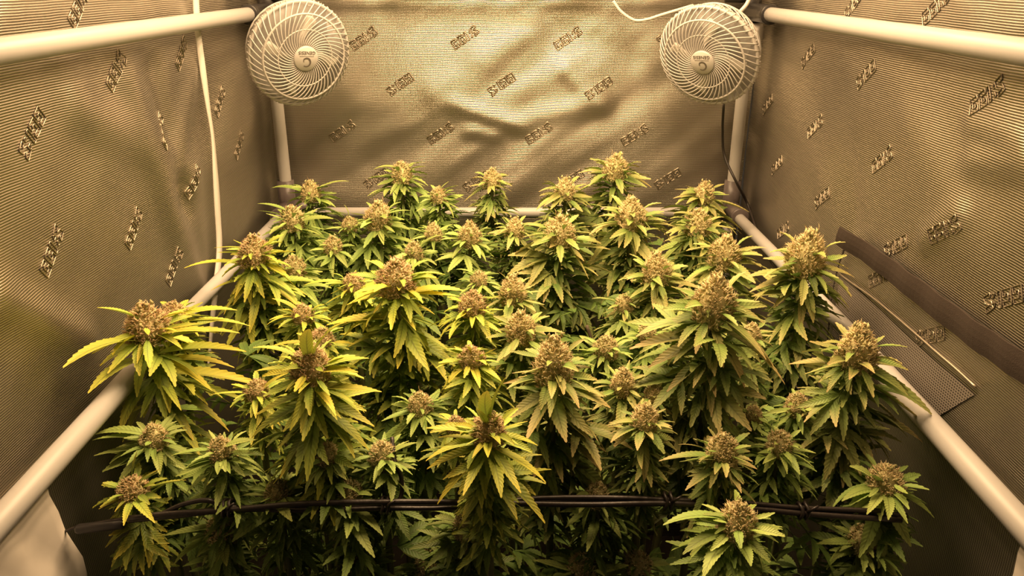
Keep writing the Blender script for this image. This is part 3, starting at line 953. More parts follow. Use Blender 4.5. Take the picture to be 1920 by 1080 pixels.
def plant(idx, px, py, Z, Rpx, kind, typ, label, depthN=9, leafk=2.3, extra=(), lean=(0, 0), shade=1.0, group=None, density=1.0, squash=1.0, age=0.0):
    rng = random.Random(1000 + idx)
    top = at_z(px, py, Z)
    depth = (top - EYE).dot(FWD)
    R = Rpx / F * depth
    RB = R * .88
    leafk *= .86
    if typ == 'L': squash *= .88
    bx = max(-.36, min(.36, top.x * .85)); by = max(.66, min(1.44, 1.05 + (top.y - 1.05) * .9))
    base = Vector((bx, by, .288))
    root = empty('cannabis_plant', base)
    tag(root, label, 'cannabis plant', group)
    pal = PAL[typ]; mat = M_LEAF[typ]
    def W(p): return Vector(p) - base
    me_c, me_h, H = BUD[kind][rng.randrange(3)]
    Hm = H * RB * squash
    neck = top - Vector((lean[0] * Hm, lean[1] * Hm, Hm * .95))
    # stem
    mb = MB()
    low = Vector((top.x, top.y + .01, max(.55, top.z - .42)))
    pts = bez([W(base), W(base.lerp(low, .55) + Vector((0, 0, -.03))), W(low), W(neck - Vector((0, 0, .08))), W(neck + Vector((0, 0, Hm * .4)))], 14)
    tube(mb, pts, [.0065 - .0035 * i / (len(pts) - 1) for i in range(len(pts))], 6)
    link('stem', mb.mesh('stem', [M_STEM]), root)
    # bud
    rz = rng.uniform(0, 6.28)
    tilt = Quaternion((0, 1, 0), lean[0]) @ Quaternion((1, 0, 0), -lean[1]) @ Quaternion((0, 0, 1), rz)
    b = link('flower_cluster', me_c, root, W(top)); b.scale = (RB, RB, RB * squash); b.rotation_mode = 'QUATERNION'; b.rotation_quaternion = tilt
    b.color = (*pal['cal'], 1); b['kind'] = 'stuff'
    h = link('pistils', me_h, b); h.color = (*pal['pist'], 1); h['kind'] = 'stuff'
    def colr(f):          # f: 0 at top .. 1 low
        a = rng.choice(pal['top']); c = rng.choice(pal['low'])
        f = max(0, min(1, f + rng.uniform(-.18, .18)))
        j = rng.uniform(.80, 1.15) * shade  # shade of each plant is multiplied into its leaf colour
        tk, lk = .95, .76  # lower leaves darkened in colour to imitate shade down the plant
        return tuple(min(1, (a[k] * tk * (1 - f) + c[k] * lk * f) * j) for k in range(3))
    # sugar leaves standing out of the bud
    ns = int(16 * density)
    for k in range(ns):
        t = (k + .5) / ns
        az = k * 2.39996 + rz + rng.uniform(-.3, .3)
        z = top.z - Hm * (.36 + .62 * t)
        pit = radians(24 - 50 * t + rng.uniform(-12, 12))
        ln = R * rng.uniform(.85, 1.2) * (.75 + .5 * t)
        d = Vector((cos(az) * cos(pit), sin(az) * cos(pit), sin(pit)))
        st = Vector((top.x, top.y, z)) - Vector((lean[0], lean[1], 0)) * (top.z - z) + Vector((cos(az), sin(az), 0)) * R * .55
        if not inside(st + d * ln): continue
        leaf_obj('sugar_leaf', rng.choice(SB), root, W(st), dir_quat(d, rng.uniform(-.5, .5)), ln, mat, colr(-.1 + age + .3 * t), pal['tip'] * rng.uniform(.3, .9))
    # collar of longer leaves just below the bud, then whorls down the stem
    nn = depthN
    az0 = rng.uniform(0, 6.28)
    z = neck.z + R * .25
    for node in range(nn):
        f = node / max(1, nn - 1)
        cnt = 4 if node == 0 else 3
        if density < .8: cnt -= 1
        for k in range(cnt):
            for tr in range(6):
                az = az0 + node * 2.2 + 2 * pi * k / cnt + rng.uniform(-.4, .4)
                pit = radians(rng.uniform(-46, 14) - 6 * f)
                ln = R * leafk * rng.uniform(.75, 1.15) * (.85 + .45 * sin(pi * min(1, f + .12)))
                d = Vector((cos(az) * cos(pit), sin(az) * cos(pit), sin(pit)))
                st = Vector((top.x + (low.x - top.x) * f, top.y + .004, z - R * .25 * rng.random())) + Vector((cos(az), sin(az), 0)) * R * .12
                if inside(st + d * ln * 1.02): break
            else: continue
            x = rng.random()
            if node < 1: me = rng.choice(BL) if x < .75 else rng.choice(F3)
            elif node < 3: me = rng.choice(BL) if x < .35 else rng.choice(F3 if x < .75 else F5)
            else: me = rng.choice(F3 if x < .35 else F5 if x < .9 else F7)
            if me in F5 or me in F7: ln *= 1.08
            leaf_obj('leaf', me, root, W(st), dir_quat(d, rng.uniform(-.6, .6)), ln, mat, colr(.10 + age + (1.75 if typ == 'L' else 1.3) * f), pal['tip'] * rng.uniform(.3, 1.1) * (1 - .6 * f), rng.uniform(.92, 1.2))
        # small axillary clusters of blades between the big leaves
        if node and density >= .8:
            for k in range(3):
                az = rng.uniform(0, 6.28); pit = radians(rng.uniform(-25, 35))
                ln = R * leafk * rng.uniform(.40, .60)
                d = Vector((cos(az) * cos(pit), sin(az) * cos(pit), sin(pit)))
                st = Vector((top.x + (low.x - top.x) * f, top.y + .004, z)) + Vector((cos(az), sin(az), 0)) * R * .35
                if inside(st + d * ln):
                    leaf_obj('small_leaf', rng.choice(SB + F3[:1]), root, W(st), dir_quat(d, rng.uniform(-.6, .6)), ln, mat, colr(.15 + age + .9 * f), pal['tip'] * rng.uniform(0, .6))
        z -= R * rng.uniform(.48, .66)
    # narrow blades packed round the stem, too many and too thin to tell apart
    zz = neck.z + R * .5
    nt_ = min(4, max(2, depthN // 3))
    for k in range(nt_):
        f = k / 3
        sc = R * (1.0 + .16 * k)
        p = Vector((top.x + (low.x - top.x) * f, top.y + .004, zz))
        lim = XLIM - abs(p.x)
        sc2 = min(sc, max(.3 * sc, lim / 1.5))
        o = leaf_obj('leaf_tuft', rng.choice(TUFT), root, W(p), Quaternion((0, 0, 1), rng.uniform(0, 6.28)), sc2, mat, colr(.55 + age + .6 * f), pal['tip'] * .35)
        o.scale = (sc2, sc2, sc); o['kind'] = 'stuff'
        zz -= sc * 1.25
    # the leaves that stand out in the photograph, aimed at where their tips are
    for e in extra:
        tx, ty = e[0], e[1]
        dy = e[2] if len(e) > 2 else -.03
        drop = (e[3] if len(e) > 3 else .9) + rng.uniform(-.14, .14)
        f = e[4] if len(e) > 4 else .15
        tip = at_y(tx, ty, top.y + dy)
        for _ in range(5):
            if abs(tip.x) < .456: break
            dy -= .02
            tip = at_y(tx, ty, top.y + dy)
        f += max(0, drop - 1) * .35 + (.22 if typ == 'L' and f > -.2 else 0)
        st = Vector((top.x, top.y, top.z - Hm * drop))
        d = tip - st
        st = st + d.normalized() * R * .15
        d = tip - st
        if abs(tip.x) > WX - .020: continue
        me = BL[rng.choice((0, 1, 3, 5, 2, 6))]
        leaf_obj('leaf', me, root, W(st), dir_quat(d, rng.uniform(-.25, .25)), d.length, mat, colr(f), pal['tip'] * rng.uniform(.7, 1.2), (rng.uniform(.88, 1.08) if typ == 'L' else rng.uniform(1.1, 1.4)) * max(.6, min(1, 2.4 * R / d.length)))
    return root

PLANTS = []
def P(*a, **k): PLANTS.append((a, k))
# --- back row, against the back wall
P(580, 338, 1.155, 30, 'small', 'G', 'short green bud at the back left, in front of the left upright pole', extra=((655, 340, 0, .6), (510, 352, 0, .7), (620, 385, -.03)), depthN=7)
P(752, 303, 1.185, 31, 'small', 'G', 'tall green bud by the back wall, leaves spread wide, left of the middle', extra=((700, 318, 0, .4), (800, 305, 0, .5), (798, 312, 0, .6), (690, 335, 0, .9), (795, 355, -.02)), depthN=9)
P(822, 350, 1.155, 24, 'small', 'G', 'small green bud at the back, just right of the tall wide-spread green bud', extra=((860, 348, 0, .4), (842, 340, 0, .3), (870, 372, 0)), depthN=7)
P(922, 315, 1.175, 25, 'dome', 'R', 'slim rust-leaved bud alone before the middle of the back wall', extra=((870, 378, 0), (960, 360, 0)), depthN=9, leafk=2.0)
P(1060, 333, 1.165, 32, 'small', 'R', 'pinkish bud at the back, left of the tallest back-row bud', extra=((1005, 395, -.02), (1110, 390, -.02), (1010, 360, 0, .6)), depthN=8)
P(1155, 288, 1.200, 38, 'small', 'R', 'tallest rust-leaved bud of the back row, under the embossed marks', extra=((1085, 325, 0, .9), (1222, 330, 0, .9), (1222, 352, -.01), (1175, 360, -.03)), depthN=10)
P(1322, 340, 1.155, 32, 'small', 'R', 'back right corner bud with a rusty leaf reaching over the cable', extra=((1265, 355, 0, .5), (1405, 398, -.01), (1262, 372, 0, .8), (1315, 395, -.03)), depthN=7)
# --- second row
P(545, 386, 1.150, 36, 'small', 'G', 'dull green bud next to the lower left corner joint', extra=((482, 382, 0, .4), (482, 395, 0, .6), (600, 440, -.03)), depthN=8)
P(655, 405, 1.140, 22, 'small', 'G', 'small green bud between two larger green buds at the back left', extra=((645, 383, 0, .1), (610, 430, -.02)), depthN=6, density=.75)
P(708, 376, 1.165, 36, 'dome', 'G', 'plump green bud below the tall wide-spread green bud at back', extra=((665, 425, -.03, .8), (760, 420, -.02, .8), (770, 395, 0, .6), (720, 452, -.04)), depthN=9)
P(880, 415, 1.140, 32, 'dome', 'G', 'pale-topped green bud below the slim rust-leaved back bud', extra=((848, 462, -.03, .8), (920, 470, -.03, .8), (825, 450, -.02, .7)), depthN=8)
P(812, 418, 1.135, 26, 'small', 'G', 'small pale green bud left of the pale-topped green bud', extra=((850, 420, 0, .5), (770, 450, -.02)), depthN=6, density=.75)
P(965, 408, 1.140, 30, 'small', 'R', 'small rusty bud left of the broad pinkish bud', extra=((925, 440, -.02, .8), (1010, 420, 0, .6)), depthN=7)
P(1050, 402, 1.160, 46, 'small', 'R', 'broad pinkish bud with many drooping rust leaves, middle of second row', extra=((980, 445, -.02, .9), (1095, 490, -.03), (1045, 470, -.04), (1145, 468, -.02), (1030, 465, -.04), (1000, 540, -.05, 2.0), (1055, 565, -.05, 2.0), (985, 500, -.04, 1.5), (1018, 385, 0, .2)), depthN=10)
P(1185, 368, 1.185, 42, 'dome', 'R', 'tall rust-leaved bud right of the broad pinkish bud, second row', extra=((1125, 388, 0, .5), (1105, 440, -.02), (1160, 465, -.04), (1210, 430, -.03), (1110, 425, -.02, .8), (1185, 530, -.05, 2.2), (1250, 415, 0, .7), (1265, 425, 0, .9)), depthN=10)
P(1312, 392, 1.145, 38, 'small', 'R', 'rusty bud below the back right corner bud, beside the lower pole joint', extra=((1380, 430, -.01, .6), (1315, 450, -.04), (1245, 440, -.02), (1262, 400, 0, .4)), depthN=8)
P(775, 452, 1.120, 28, 'small', 'G', 'pale green bud just above the big yellow-leaved bud', extra=((740, 480, -.02, .8), (830, 440, 0, .5)), depthN=6, density=.75)
P(622, 442, 1.115, 26, 'small', 'G', 'green bud with dark lower leaves, right of the yellow bud at left wall', extra=((580, 470, -.02), (650, 500, -.03), (625, 520, -.04)), depthN=7)
# --- third row
P(472, 440, 1.165, 44, 'dome', 'L', 'brown-tipped bud with bright yellow leaves beside the left lower pole', extra=((345, 503, -.01, 1.1, -.2), (525, 445, -.01, .5, -.2), (530, 470, -.02, .7, -.2), (545, 500, -.02, .9, -.1), (420, 590, -.04, 1.6, .4), (468, 625, -.05, 1.9, .2), (555, 555, -.03, 1.4, -.1), (565, 580, -.03, 1.6, -.1), (400, 465, 0, .5, 0), (440, 560, -.04), (395, 545, -.03, 1.4, .2)), depthN=10)
P(548, 480, 1.115, 34, 'small', 'G', 'dull pinkish green bud right behind the yellow-leaved left bud', extra=((575, 455, 0, .3), (600, 515, -.01, .7)), depthN=7)
P(741, 484, 1.185, 54, 'dome', 'L', 'big orange-brown bud with long yellow leaves, standing tall left of centre', extra=((872, 546, -.01, 1.0, -.4), (862, 556, -.02, 1.1, -.4), (685, 487, 0, .4, -.3), (650, 572, -.02, 1.0, -.2), (700, 588, -.03, 1.0, -.2), (748, 545, -.045, .8, -.2), (778, 560, -.03, .8, -.2), (745, 692, -.06, 2.4, .1), (697, 680, -.05, 2.4, .5), (790, 700, -.05, 2.4, .5), (850, 680, -.03, 2.2, -.1), (845, 660, -.03, 1.9, -.1), (612, 610, -.02, 1.6, -.1), (645, 655, -.03, 2.0, 0), (780, 620, -.05, 1.5, 0), (815, 590, -.02, 1.2, -.3), (835, 515, -.01, .7, -.3)), depthN=12)
P(662, 512, 1.120, 30, 'small', 'L', 'smaller orange-brown bud at the left of the big yellow-leaved bud', extra=((570, 535, 0, .8, -.1), (610, 570, -.02), (640, 590, -.03)), depthN=7)
P(897, 508, 1.105, 24, 'small', 'G', 'small pale bud with upright leaf tips right of the big yellow-leaved bud', extra=((855, 505, 0, .3), (930, 560, -.02)), depthN=6, density=.75)
P(962, 515, 1.130, 38, 'dome', 'R', 'knobbly tan bud in the centre, upper of two stacked tan buds', extra=((1005, 585, -.03), (920, 560, -.03), (935, 510, 0, .4)), depthN=8, leafk=2.0)
P(1233, 474, 1.150, 40, 'dome', 'R', 'rust-leaved tan bud below and right of the tall rust-leaved second-row bud', extra=((1175, 525, -.02, .9), (1225, 580, -.04), (1290, 560, -.02), (1180, 560, -.03), (1320, 545, -.01)), depthN=9)
P(1362, 440, 1.160, 44, 'dome', 'R', 'tan bud directly behind the biggest bud, next to the right pole', extra=((1290, 470, 0, .5), (1420, 490, -.01, .8), (1438, 465, 0, .6), (1300, 520, -.02), (1425, 515, -.02)), depthN=8)
P(1520, 430, 1.200, 54, 'dome', 'R', 'tall tan bud overlapping the right wall, top left of the brown strap', extra=((1400, 520, -.005, 1.0, .05), (1405, 548, -.01, 1.05, .1), (1450, 578, -.02, 1.1, .3), (1525, 606, -.045, 1.15, .1), (1592, 578, -.02, 1.1, .2), (1603, 521, -.005, .9, .1), (1546, 690, -.05, 2.3, .2), (1495, 690, -.05, 2.3, .2), (1458, 700, -.04, 2.4, .4), (1578, 600, -.02, 1.6, .5), (1500, 620, -.04, 1.3, .6)), depthN=10, squash=1.1)
# --- fourth row
P(1342, 514, 1.215, 60, 'dome', 'R', 'biggest tan bud with long drooping serrated rust leaves, right of centre', extra=((1356, 690, -.05, 1.05, .0), (1304, 664, -.045, 1.0, .4), (1192, 632, -.015, .95, .05), (1180, 655, -.02, 1.1, .1), (1262, 682, -.03, 1.15, .1), (1472, 722, -.025, 1.15, .1), (1450, 690, -.015, 1.0, .1), (1396, 728, -.04, 1.2, .05), (1340, 706, -.05, 1.5, .4), (1299, 728, -.05, 1.6, .7), (1334, 780, -.05, 1.9, .5), (1342, 745, -.05, 1.9, .3), (1250, 735, -.03, 1.7, .3), (1215, 690, -.02, 1.4, .2), (1432, 606, -.01, .7, .3), (1235, 620, -.01, .6, .3)), depthN=12, squash=1.1)
P(566, 570, 1.105, 32, 'small', 'L', 'small brown bud right under the yellow bud beside the left pole', extra=((505, 600, -.02), (620, 600, -.02), (560, 640, -.03), (510, 560, 0, .5)), depthN=7)
P(600, 615, 1.115, 36, 'small', 'L', 'brown fuzzy bud half hidden behind the front left yellow bud', extra=((650, 605, 0, .5), (500, 655, -.01)), depthN=6, density=.75)
P(578, 648, 1.160, 56, 'dome', 'L', 'front left bud of centre with upright yellow blades and serrated lower leaves', extra=((580, 617, -.04, .6, -.2), (648, 603, -.01, .6, -.2), (474, 652, -.01, .65, -.1), (476, 697, -.02, .8, -.2), (692, 672, -.01, .7, -.2), (672, 698, -.02, .8, -.2), (564, 812, -.05, 1.25, .1), (630, 781, -.055, 1.15, -.3), (664, 756, -.035, 1.05, -.2), (716, 735, -.02, 1.15, .1), (702, 800, -.03, 1.4, .1), (692, 845, -.03, 1.7, .4), (665, 860, -.04, 1.7, .4), (472, 822, -.02, 1.5, .5), (478, 780, -.015, 1.3, .5), (525, 898, -.05, 2.2, .7), (582, 880, -.05, 2.0, .8), (520, 845, -.04, 1.8, .7), (560, 738, -.05, .9, 0), (535, 735, -.03, .9, 0), (640, 785, -.04, 1.5, .3)), depthN=10)
P(322, 566, 1.130, 40, 'small', 'L', 'brown bud half hidden behind the leftmost big brown bud', extra=((425, 600, 0, .9, -.1), (445, 582, .0, .8, -.1), (470, 612, .01, 1.0, -.2)), depthN=7)
P(266, 568, 1.150, 58, 'dome', 'L', 'leftmost big brown bud, yellow leaves reaching over the left pole', extra=((118, 690, -.10, 1.0, -.1), (182, 577, -.005, .55, .0), (100, 692, -.01, 1.0, -.1), (165, 738, -.03, 1.3, .0), (172, 664, -.01, .8, .0), (207, 660, -.03, .8, .1), (257, 682, -.05, .85, .1), (257, 745, -.05, 1.3, .2), (342, 655, -.03, .8, .1), (340, 770, -.055, 1.6, -.5), (318, 775, -.05, 1.6, .3), (398, 735, -.03, 1.5, -.2), (390, 760, -.03, 1.6, .0), (462, 660, -.01, 1.5, -.1), (450, 625, -.01, 1.1, -.3), (412, 625, -.01, .9, -.2), (430, 810, -.03, 2.2, .4), (365, 830, -.05, 2.3, .4), (225, 815, -.04, 2.0, .4), (230, 830, -.03, 2.1, .6), (440, 690, -.01, 1.5, .0), (500, 728, 0, 1.9, -.1), (480, 760, -.01, 2.0, .0)), depthN=11)
P(886, 544, 1.130, 38, 'dome', 'L', 'yellow-leaved brown bud to the right of the big orange-brown bud', extra=((942, 625, -.03, 1.0, -.5), (845, 580, 0, .7, -.2), (885, 615, -.045, 1.0, -.1), (930, 560, 0, .5), (830, 620, -.02, 1.1)), depthN=8)
P(978, 584, 1.130, 42, 'dome', 'R', 'knobbly tan bud in the centre, lower of two stacked tan buds', extra=((1010, 680, -.04), (945, 670, -.04), (1040, 640, -.01), (1060, 625, 0, .7)), depthN=8, leafk=2.0)
P(884, 648, 1.110, 38, 'small', 'L', 'yellow-leaved bud above the front middle star-shaped bud', extra=((818, 690, -.02, .8, -.1), (900, 728, -.05, .9, -.1), (940, 715, -.03, .9), (875, 650, -.02, .3), (835, 655, 0, .5, -.2), (850, 745, -.03, 1.8), (915, 655, -.01, .3, -.3)), depthN=8)
P(1040, 630, 1.160, 56, 'dome', 'R', 'large tan bud with two big serrated leaves hanging below, front centre', extra=((986, 828, -.06, 1.1, .0), (1062, 830, -.06, 1.1, .0), (1034, 748, -.055, .85, .2), (1086, 766, -.045, .9, .1), (1132, 745, -.02, .9, -.1), (1145, 765, -.02, 1.0, .0), (950, 730, -.02, .9, .0), (948, 790, -.03, 1.1, .1), (960, 700, -.01, .7, .2), (1110, 690, 0, .7, .3), (1140, 850, -.02, 1.8, .1), (1125, 880, -.03, 2.0, .3), (1055, 905, -.05, 2.2, .8), (1000, 900, -.05, 2.2, .9), (1110, 830, -.03, 1.5, .3)), depthN=11, squash=1.15)
P(1137, 630, 1.090, 34, 'small', 'G', 'small round green-tan bud between the large front centre and biggest buds', extra=((1075, 655, -.01), (1120, 690, -.03)), depthN=7)
P(1172, 552, 1.090, 26, 'small', 'R', 'small shaded bud with rust leaf tips, left under the rust-leaved tan bud', extra=((1235, 545, -.01, .8), (1110, 560, 0, .7), (1170, 605, -.03)), depthN=7, density=.75)
P(1215, 603, 1.080, 28, 'small', 'G', 'small dark green bud tucked left of the biggest bud', extra=((1160, 600, 0, .8), (1260, 620, 0)), depthN=7, density=.75)
P(1170, 690, 1.105, 36, 'dome', 'R', 'round tan bud right of the large front centre bud', extra=((1110, 770, -.03), (1155, 815, -.05), (1115, 745, -.02), (1220, 760, -.02)), depthN=8, leafk=2.2)
P(1616, 606, 1.160, 56, 'dome', 'R', 'tan bud at the right pole, below the free end of the strap', extra=((1545, 690, -.01, .95, .1), (1622, 768, -.05, 1.1, .2), (1592, 712, -.045, .9, .3), (1695, 690, -.005, .9, .2), (1752, 783, .01, 1.0, .1), (1735, 795, .0, 1.1, .1), (1690, 720, -.01, .9, .3), (1640, 880, -.05, 2.1, .3), (1580, 915, -.05, 2.2, .5), (1555, 895, -.04, 2.0, .5), (1560, 800, -.02, 1.7, .3), (1690, 800, -.01, 1.4, .7), (1640, 700, -.05, .85, .4), (1730, 830, -.0, 2.0, .6)), depthN=11, squash=1.1)
P(1412, 606, 1.110, 30, 'small', 'R', 'small tan bud peeking out on the right side of the biggest bud', extra=((1450, 650, -.01),), depthN=7, density=.75)
P(1228, 722, 1.090, 28, 'small', 'R', 'small pinkish bud above the twin tan buds, front right', extra=((1260, 735, 0, .6), (1195, 760, -.02)), depthN=6, density=.75)
# --- front rows
P(916, 775, 1.125, 48, 'dome', 'L', 'front middle star-shaped bud with upright yellow blades and long hanging leaflets', extra=((951, 704, -.005, .75, -.1), (914, 733, -.03, .5, -.1), (893, 766, -.03, .5, -.1), (798, 803, -.01, .7, -.1), (822, 820, -.015, .8, .0), (965, 765, -.01, .6, .1), (990, 790, -.005, .7, .2), (868, 930, -.055, 1.15, .0), (940, 934, -.06, 1.15, -.1), (977, 925, -.05, 1.1, .0), (1024, 906, -.03, 1.1, .3), (820, 946, -.03, 1.2, .3), (972, 834, -.02, .8, .1), (800, 880, -.01, 1.1, .3), (798, 865, -.01, 1.0, .3), (915, 858, -.055, .9, -.1), (885, 860, -.04, .85, .0), (938, 833, -.045, .8, .1), (866, 970, -.04, 1.9, .8), (1022, 982, -.04, 1.8, .6), (970, 975, -.05, 1.9, .8), (830, 900, -.02, 1.4, .5)), depthN=9, leafk=2.1)
P(855, 780, 1.095, 30, 'small', 'L', 'small brown bud at the left shoulder of the front middle star-shaped bud', extra=((820, 815, -.01),), depthN=6, density=.75, shade=.8)
P(787, 735, 1.065, 38, 'small', 'G', 'green bud in shade left of the yellow-leaved bud above the star-shaped one', extra=((715, 790, -.02), (770, 820, -.04), (835, 790, -.01), (800, 810, -.03)), depthN=8)
P(1210, 758, 1.095, 38, 'dome', 'R', 'tan bud with narrow leaves, right below the round tan bud', extra=((1195, 845, -.045), (1260, 800, -.01), (1145, 830, -.02), (1225, 825, -.04)), depthN=9, leafk=2.0)
P(1500, 738, 1.070, 34, 'small', 'G', 'small green bud below the tall tan bud at the right wall', extra=((1455, 800, -.02), (1505, 815, -.04), (1550, 800, -.01), (1550, 770, 0)), depthN=7)
P(1416, 760, 1.060, 26, 'small', 'G', 'small green-tan bud under the right side of the biggest bud', extra=((1380, 790, -.01), (1430, 815, -.03)), depthN=6, density=.75)
P(1358, 812, 1.080, 42, 'dome', 'R', 'tan bud below the biggest bud with leaves fanned to the left', extra=((1310, 862, -.02, .9, .3), (1235, 865, -.01, .8, .4), (1285, 920, -.03, 1.0, .5), (1390, 925, -.04, 1.2, .5), (1340, 890, -.04, .9, .4), (1420, 880, -.01)), depthN=8, leafk=2.1)
P(1465, 808, 1.060, 38, 'small', 'G', 'green bud right of the tan bud with leaves fanned left', extra=((1430, 870, -.03), (1500, 890, -.04), (1505, 935, -.04, 1.6), (1530, 850, -.01), (1420, 850, -.01)), depthN=8)
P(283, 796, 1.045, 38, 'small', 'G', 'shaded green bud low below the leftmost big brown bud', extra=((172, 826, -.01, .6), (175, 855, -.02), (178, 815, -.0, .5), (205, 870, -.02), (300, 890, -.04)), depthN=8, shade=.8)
P(413, 820, 1.060, 40, 'small', 'G', 'green bud with brown tuft between leftmost and front left buds', extra=((320, 855, -.01, .7), (480, 825, -.01, .5), (408, 890, -.04), (432, 888, -.035), (345, 880, -.02), (478, 850, -.01), (455, 870, -.02)), depthN=8)
P(478, 712, 1.080, 34, 'small', 'L', 'small pinkish side bud between leftmost and front left yellow buds', extra=((395, 740, -.01), (540, 700, 0), (480, 785, -.04)), depthN=7, density=.75)
P(716, 828, 1.050, 38, 'small', 'G', 'green bud with long side leaves right of the front left bud', extra=((783, 830, 0, .7), (655, 845, 0, .7), (700, 905, -.04), (735, 890, -.04), (780, 880, -.01)), depthN=8, shade=.9)
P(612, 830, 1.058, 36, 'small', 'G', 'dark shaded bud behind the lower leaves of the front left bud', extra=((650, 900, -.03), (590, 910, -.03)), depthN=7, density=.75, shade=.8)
P(245, 895, 1.012, 42, 'small', 'L', 'low bud at far left with one yellow leaf crossing the black tubing', extra=((291, 981, -.05, 1.0, -.5), (232, 986, -.05, 1.0, .0), (185, 955, -.02, .9), (258, 845, .01, .1, .6), (300, 880, 0, .4, .7), (215, 960, -.03)), depthN=7, shade=.9, age=.45)
P(520, 898, 1.012, 40, 'small', 'G', 'shaded bud on the black tubing with a bright hanging leaf', extra=((548, 978, -.05, .9, -.4), (450, 930, -.01), (585, 942, -.02), (500, 965, -.04)), depthN=8, shade=.8)
P(652, 900, 1.015, 40, 'small', 'G', 'pale green bud on the black tubing, long leaf hanging over it', extra=((703, 1046, -.05, 1.5, -.3), (718, 1005, -.04, 1.2, -.1), (650, 1010, -.05, 1.3, .0), (600, 955, -.02)), depthN=8)
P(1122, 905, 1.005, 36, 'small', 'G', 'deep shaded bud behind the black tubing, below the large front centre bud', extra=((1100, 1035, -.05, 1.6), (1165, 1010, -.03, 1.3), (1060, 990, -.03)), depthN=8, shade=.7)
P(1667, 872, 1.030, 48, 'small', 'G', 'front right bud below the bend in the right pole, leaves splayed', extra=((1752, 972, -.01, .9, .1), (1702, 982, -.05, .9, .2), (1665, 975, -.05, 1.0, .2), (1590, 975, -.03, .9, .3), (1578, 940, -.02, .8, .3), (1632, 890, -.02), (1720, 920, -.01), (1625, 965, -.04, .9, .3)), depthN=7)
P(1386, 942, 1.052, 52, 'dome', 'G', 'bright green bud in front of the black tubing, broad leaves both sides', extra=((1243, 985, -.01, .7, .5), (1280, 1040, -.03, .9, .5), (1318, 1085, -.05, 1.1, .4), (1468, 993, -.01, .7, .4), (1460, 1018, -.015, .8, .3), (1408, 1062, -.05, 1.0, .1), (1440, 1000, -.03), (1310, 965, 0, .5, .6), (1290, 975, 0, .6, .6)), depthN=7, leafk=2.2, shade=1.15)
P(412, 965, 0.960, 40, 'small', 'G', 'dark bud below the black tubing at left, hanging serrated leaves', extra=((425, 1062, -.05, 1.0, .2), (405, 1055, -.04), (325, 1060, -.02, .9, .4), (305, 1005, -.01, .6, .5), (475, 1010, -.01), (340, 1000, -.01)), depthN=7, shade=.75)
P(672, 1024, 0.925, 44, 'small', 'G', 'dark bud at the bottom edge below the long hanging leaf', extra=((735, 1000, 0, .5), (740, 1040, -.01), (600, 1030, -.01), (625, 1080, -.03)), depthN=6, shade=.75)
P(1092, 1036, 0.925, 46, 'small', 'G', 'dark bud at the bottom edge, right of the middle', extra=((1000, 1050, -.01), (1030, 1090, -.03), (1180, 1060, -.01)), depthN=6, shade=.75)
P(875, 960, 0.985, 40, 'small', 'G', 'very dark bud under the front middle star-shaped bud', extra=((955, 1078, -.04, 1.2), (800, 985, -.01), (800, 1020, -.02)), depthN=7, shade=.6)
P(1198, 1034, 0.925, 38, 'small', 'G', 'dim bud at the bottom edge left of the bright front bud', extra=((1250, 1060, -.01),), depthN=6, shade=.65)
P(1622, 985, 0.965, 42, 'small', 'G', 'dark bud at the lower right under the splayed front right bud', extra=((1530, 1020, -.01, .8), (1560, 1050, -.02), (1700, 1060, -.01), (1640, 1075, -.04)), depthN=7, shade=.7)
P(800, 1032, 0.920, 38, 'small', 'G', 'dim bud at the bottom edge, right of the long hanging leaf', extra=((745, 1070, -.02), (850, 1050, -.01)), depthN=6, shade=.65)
for i, (a, k) in enumerate(PLANTS): plant(i, *a, **k)

# leaves nobody could count, in the shade between the stems
mb = MB()
rng = random.Random(77)
def src(me):
    return [v.co.copy() for v in me.vertices], [tuple(p.vertices) for p in me.polygons]
SRC = []
for me in F5 + F3:
    vs, fs = src(me)
    uv = [(0, .5)] * len(vs)
    for lp, ud in zip(me.loops, me.uv_layers[0].data): uv[lp.vertex_index] = tuple(ud.uv)
    SRC.append((vs, fs, uv))
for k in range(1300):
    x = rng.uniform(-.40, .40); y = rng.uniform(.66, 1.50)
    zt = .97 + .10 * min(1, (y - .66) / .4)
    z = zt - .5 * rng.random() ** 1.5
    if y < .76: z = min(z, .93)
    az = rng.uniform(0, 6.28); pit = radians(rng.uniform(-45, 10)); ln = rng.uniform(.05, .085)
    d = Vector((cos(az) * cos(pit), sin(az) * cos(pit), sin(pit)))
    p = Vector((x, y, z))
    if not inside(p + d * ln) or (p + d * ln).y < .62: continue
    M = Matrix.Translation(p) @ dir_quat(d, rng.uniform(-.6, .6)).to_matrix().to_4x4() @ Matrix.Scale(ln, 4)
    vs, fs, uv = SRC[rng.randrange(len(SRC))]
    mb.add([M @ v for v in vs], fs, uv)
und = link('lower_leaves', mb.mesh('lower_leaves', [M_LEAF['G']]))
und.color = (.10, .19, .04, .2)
tag(und, 'mass of dark green leaves in the shade beneath the buds', 'foliage', kind='stuff')

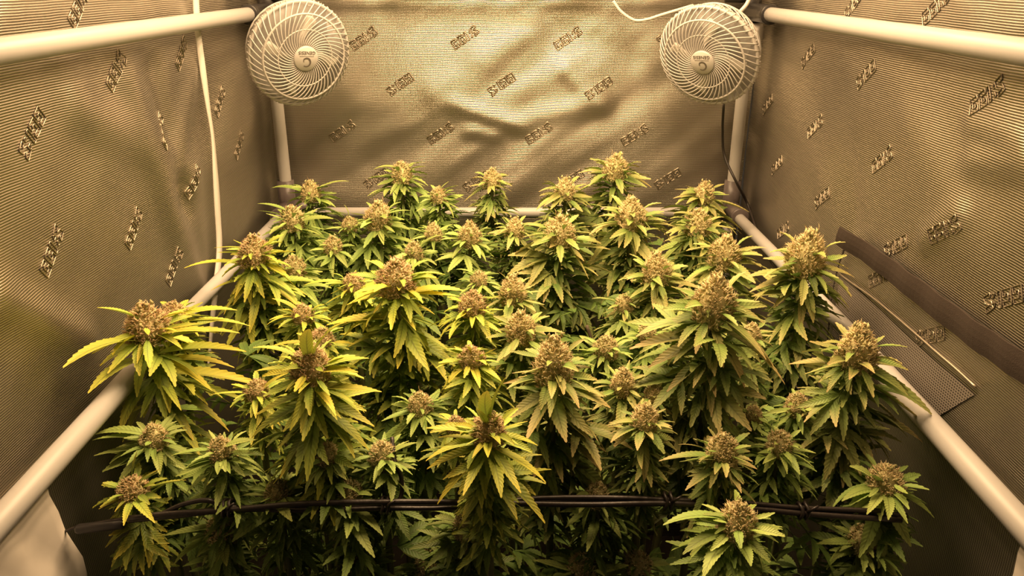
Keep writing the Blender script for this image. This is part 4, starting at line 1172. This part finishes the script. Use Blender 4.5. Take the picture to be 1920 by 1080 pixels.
# ------------------------------------------------------------ black tubing tied across the front
TY = .668
tub = empty('support_tubing', at_y(955, 950, TY))
tag(tub, 'bundle of thin black tubes tied together across the front of the plants', 'tubing')
tb = tub.location.copy()
def trun(name, pts, r, dy=0.0, n=50, sides=8):
    mb = MB(); tube(mb, [p - tb for p in bez([at_y(x, y, TY + dy) for (x, y) in pts], n)], r, sides)
    return link(name, mb.mesh(name, [M_TIE]), tub)
trun('tube', [(145, 991), (230, 976), (330, 966), (430, 955), (580, 951), (725, 947), (900, 948), (1050, 940), (1250, 938), (1400, 948), (1505, 955), (1620, 962), (1700, 968)], .0036)
trun('tube', [(240, 972), (330, 962), (420, 957), (560, 945), (725, 941), (880, 942), (1100, 946), (1250, 944), (1420, 955), (1520, 964), (1690, 975)], .0030, -.008)
trun('tube', [(300, 965), (345, 945), (390, 938), (428, 950), (560, 957), (720, 953), (850, 952), (1010, 934), (1180, 934), (1255, 938), (1380, 942), (1500, 952), (1650, 958)], .0026, -.004)
trun('wire_end', [(100, 1003), (125, 995), (145, 988), (200, 978), (240, 972)], .0016, -.003)
mb = MB()
pa, pb = at_y(143, 992, TY - .004) - tb, at_y(235, 982, TY - .004) - tb
tube(mb, [pa, pa.lerp(pb, .05), pa.lerp(pb, .95), pb], [.004, .0052, .0052, .004], 8); link('end_clip', mb.mesh('end_clip', [M_BLACK]), tub)
for (x, y) in ((428, 952), (724, 947), (1252, 939), (1504, 957)):
    mb = MB(); c = at_y(x, y, TY - .003) - tb
    for k in range(2):
        m = 18
        tube(mb, [c + Vector((.003 * (k * 2 - 1) + .001 * sin(3 * a), .0085 * cos(a), .0080 * sin(a))) for a in [2 * pi * q / m for q in range(m)]], .0018, 6, True)
    tube(mb, [c + Vector((.002, -.008, .004)), c + Vector((.006, -.011, .010)), c + Vector((.011, -.010, .013))], [.0018, .0016, .0012], 6)
    link('tie', mb.mesh('tie', [M_TIE]), tub)
cable('tie_wire', [at_y(738, 947, TY + .004), at_y(752, 930, TY + .01), at_y(752, 895, TY + .02), at_y(740, 865, TY + .03), at_y(735, 820, TY + .05)], .0024, M_TIE, 'black wire looping up from the tubing beside the middle left tie', 'wire')
cable('plant_stake', [at_y(188, 905, .80), at_y(212, 880, .81), at_y(262, 832, .83)], .0024, M_TIE, 'thin black stake slanting up at the far left, above the tubing', 'stake', 10)
cable('woody_stem', [at_y(1100, 610, 1.0), at_y(1116, 660, .99), at_y(1132, 730, .98), at_y(1138, 800, .96), at_y(1140, 860, .95)], .0024, M_TWIG, 'bare woody stem showing between the centre buds', 'stem', 20)
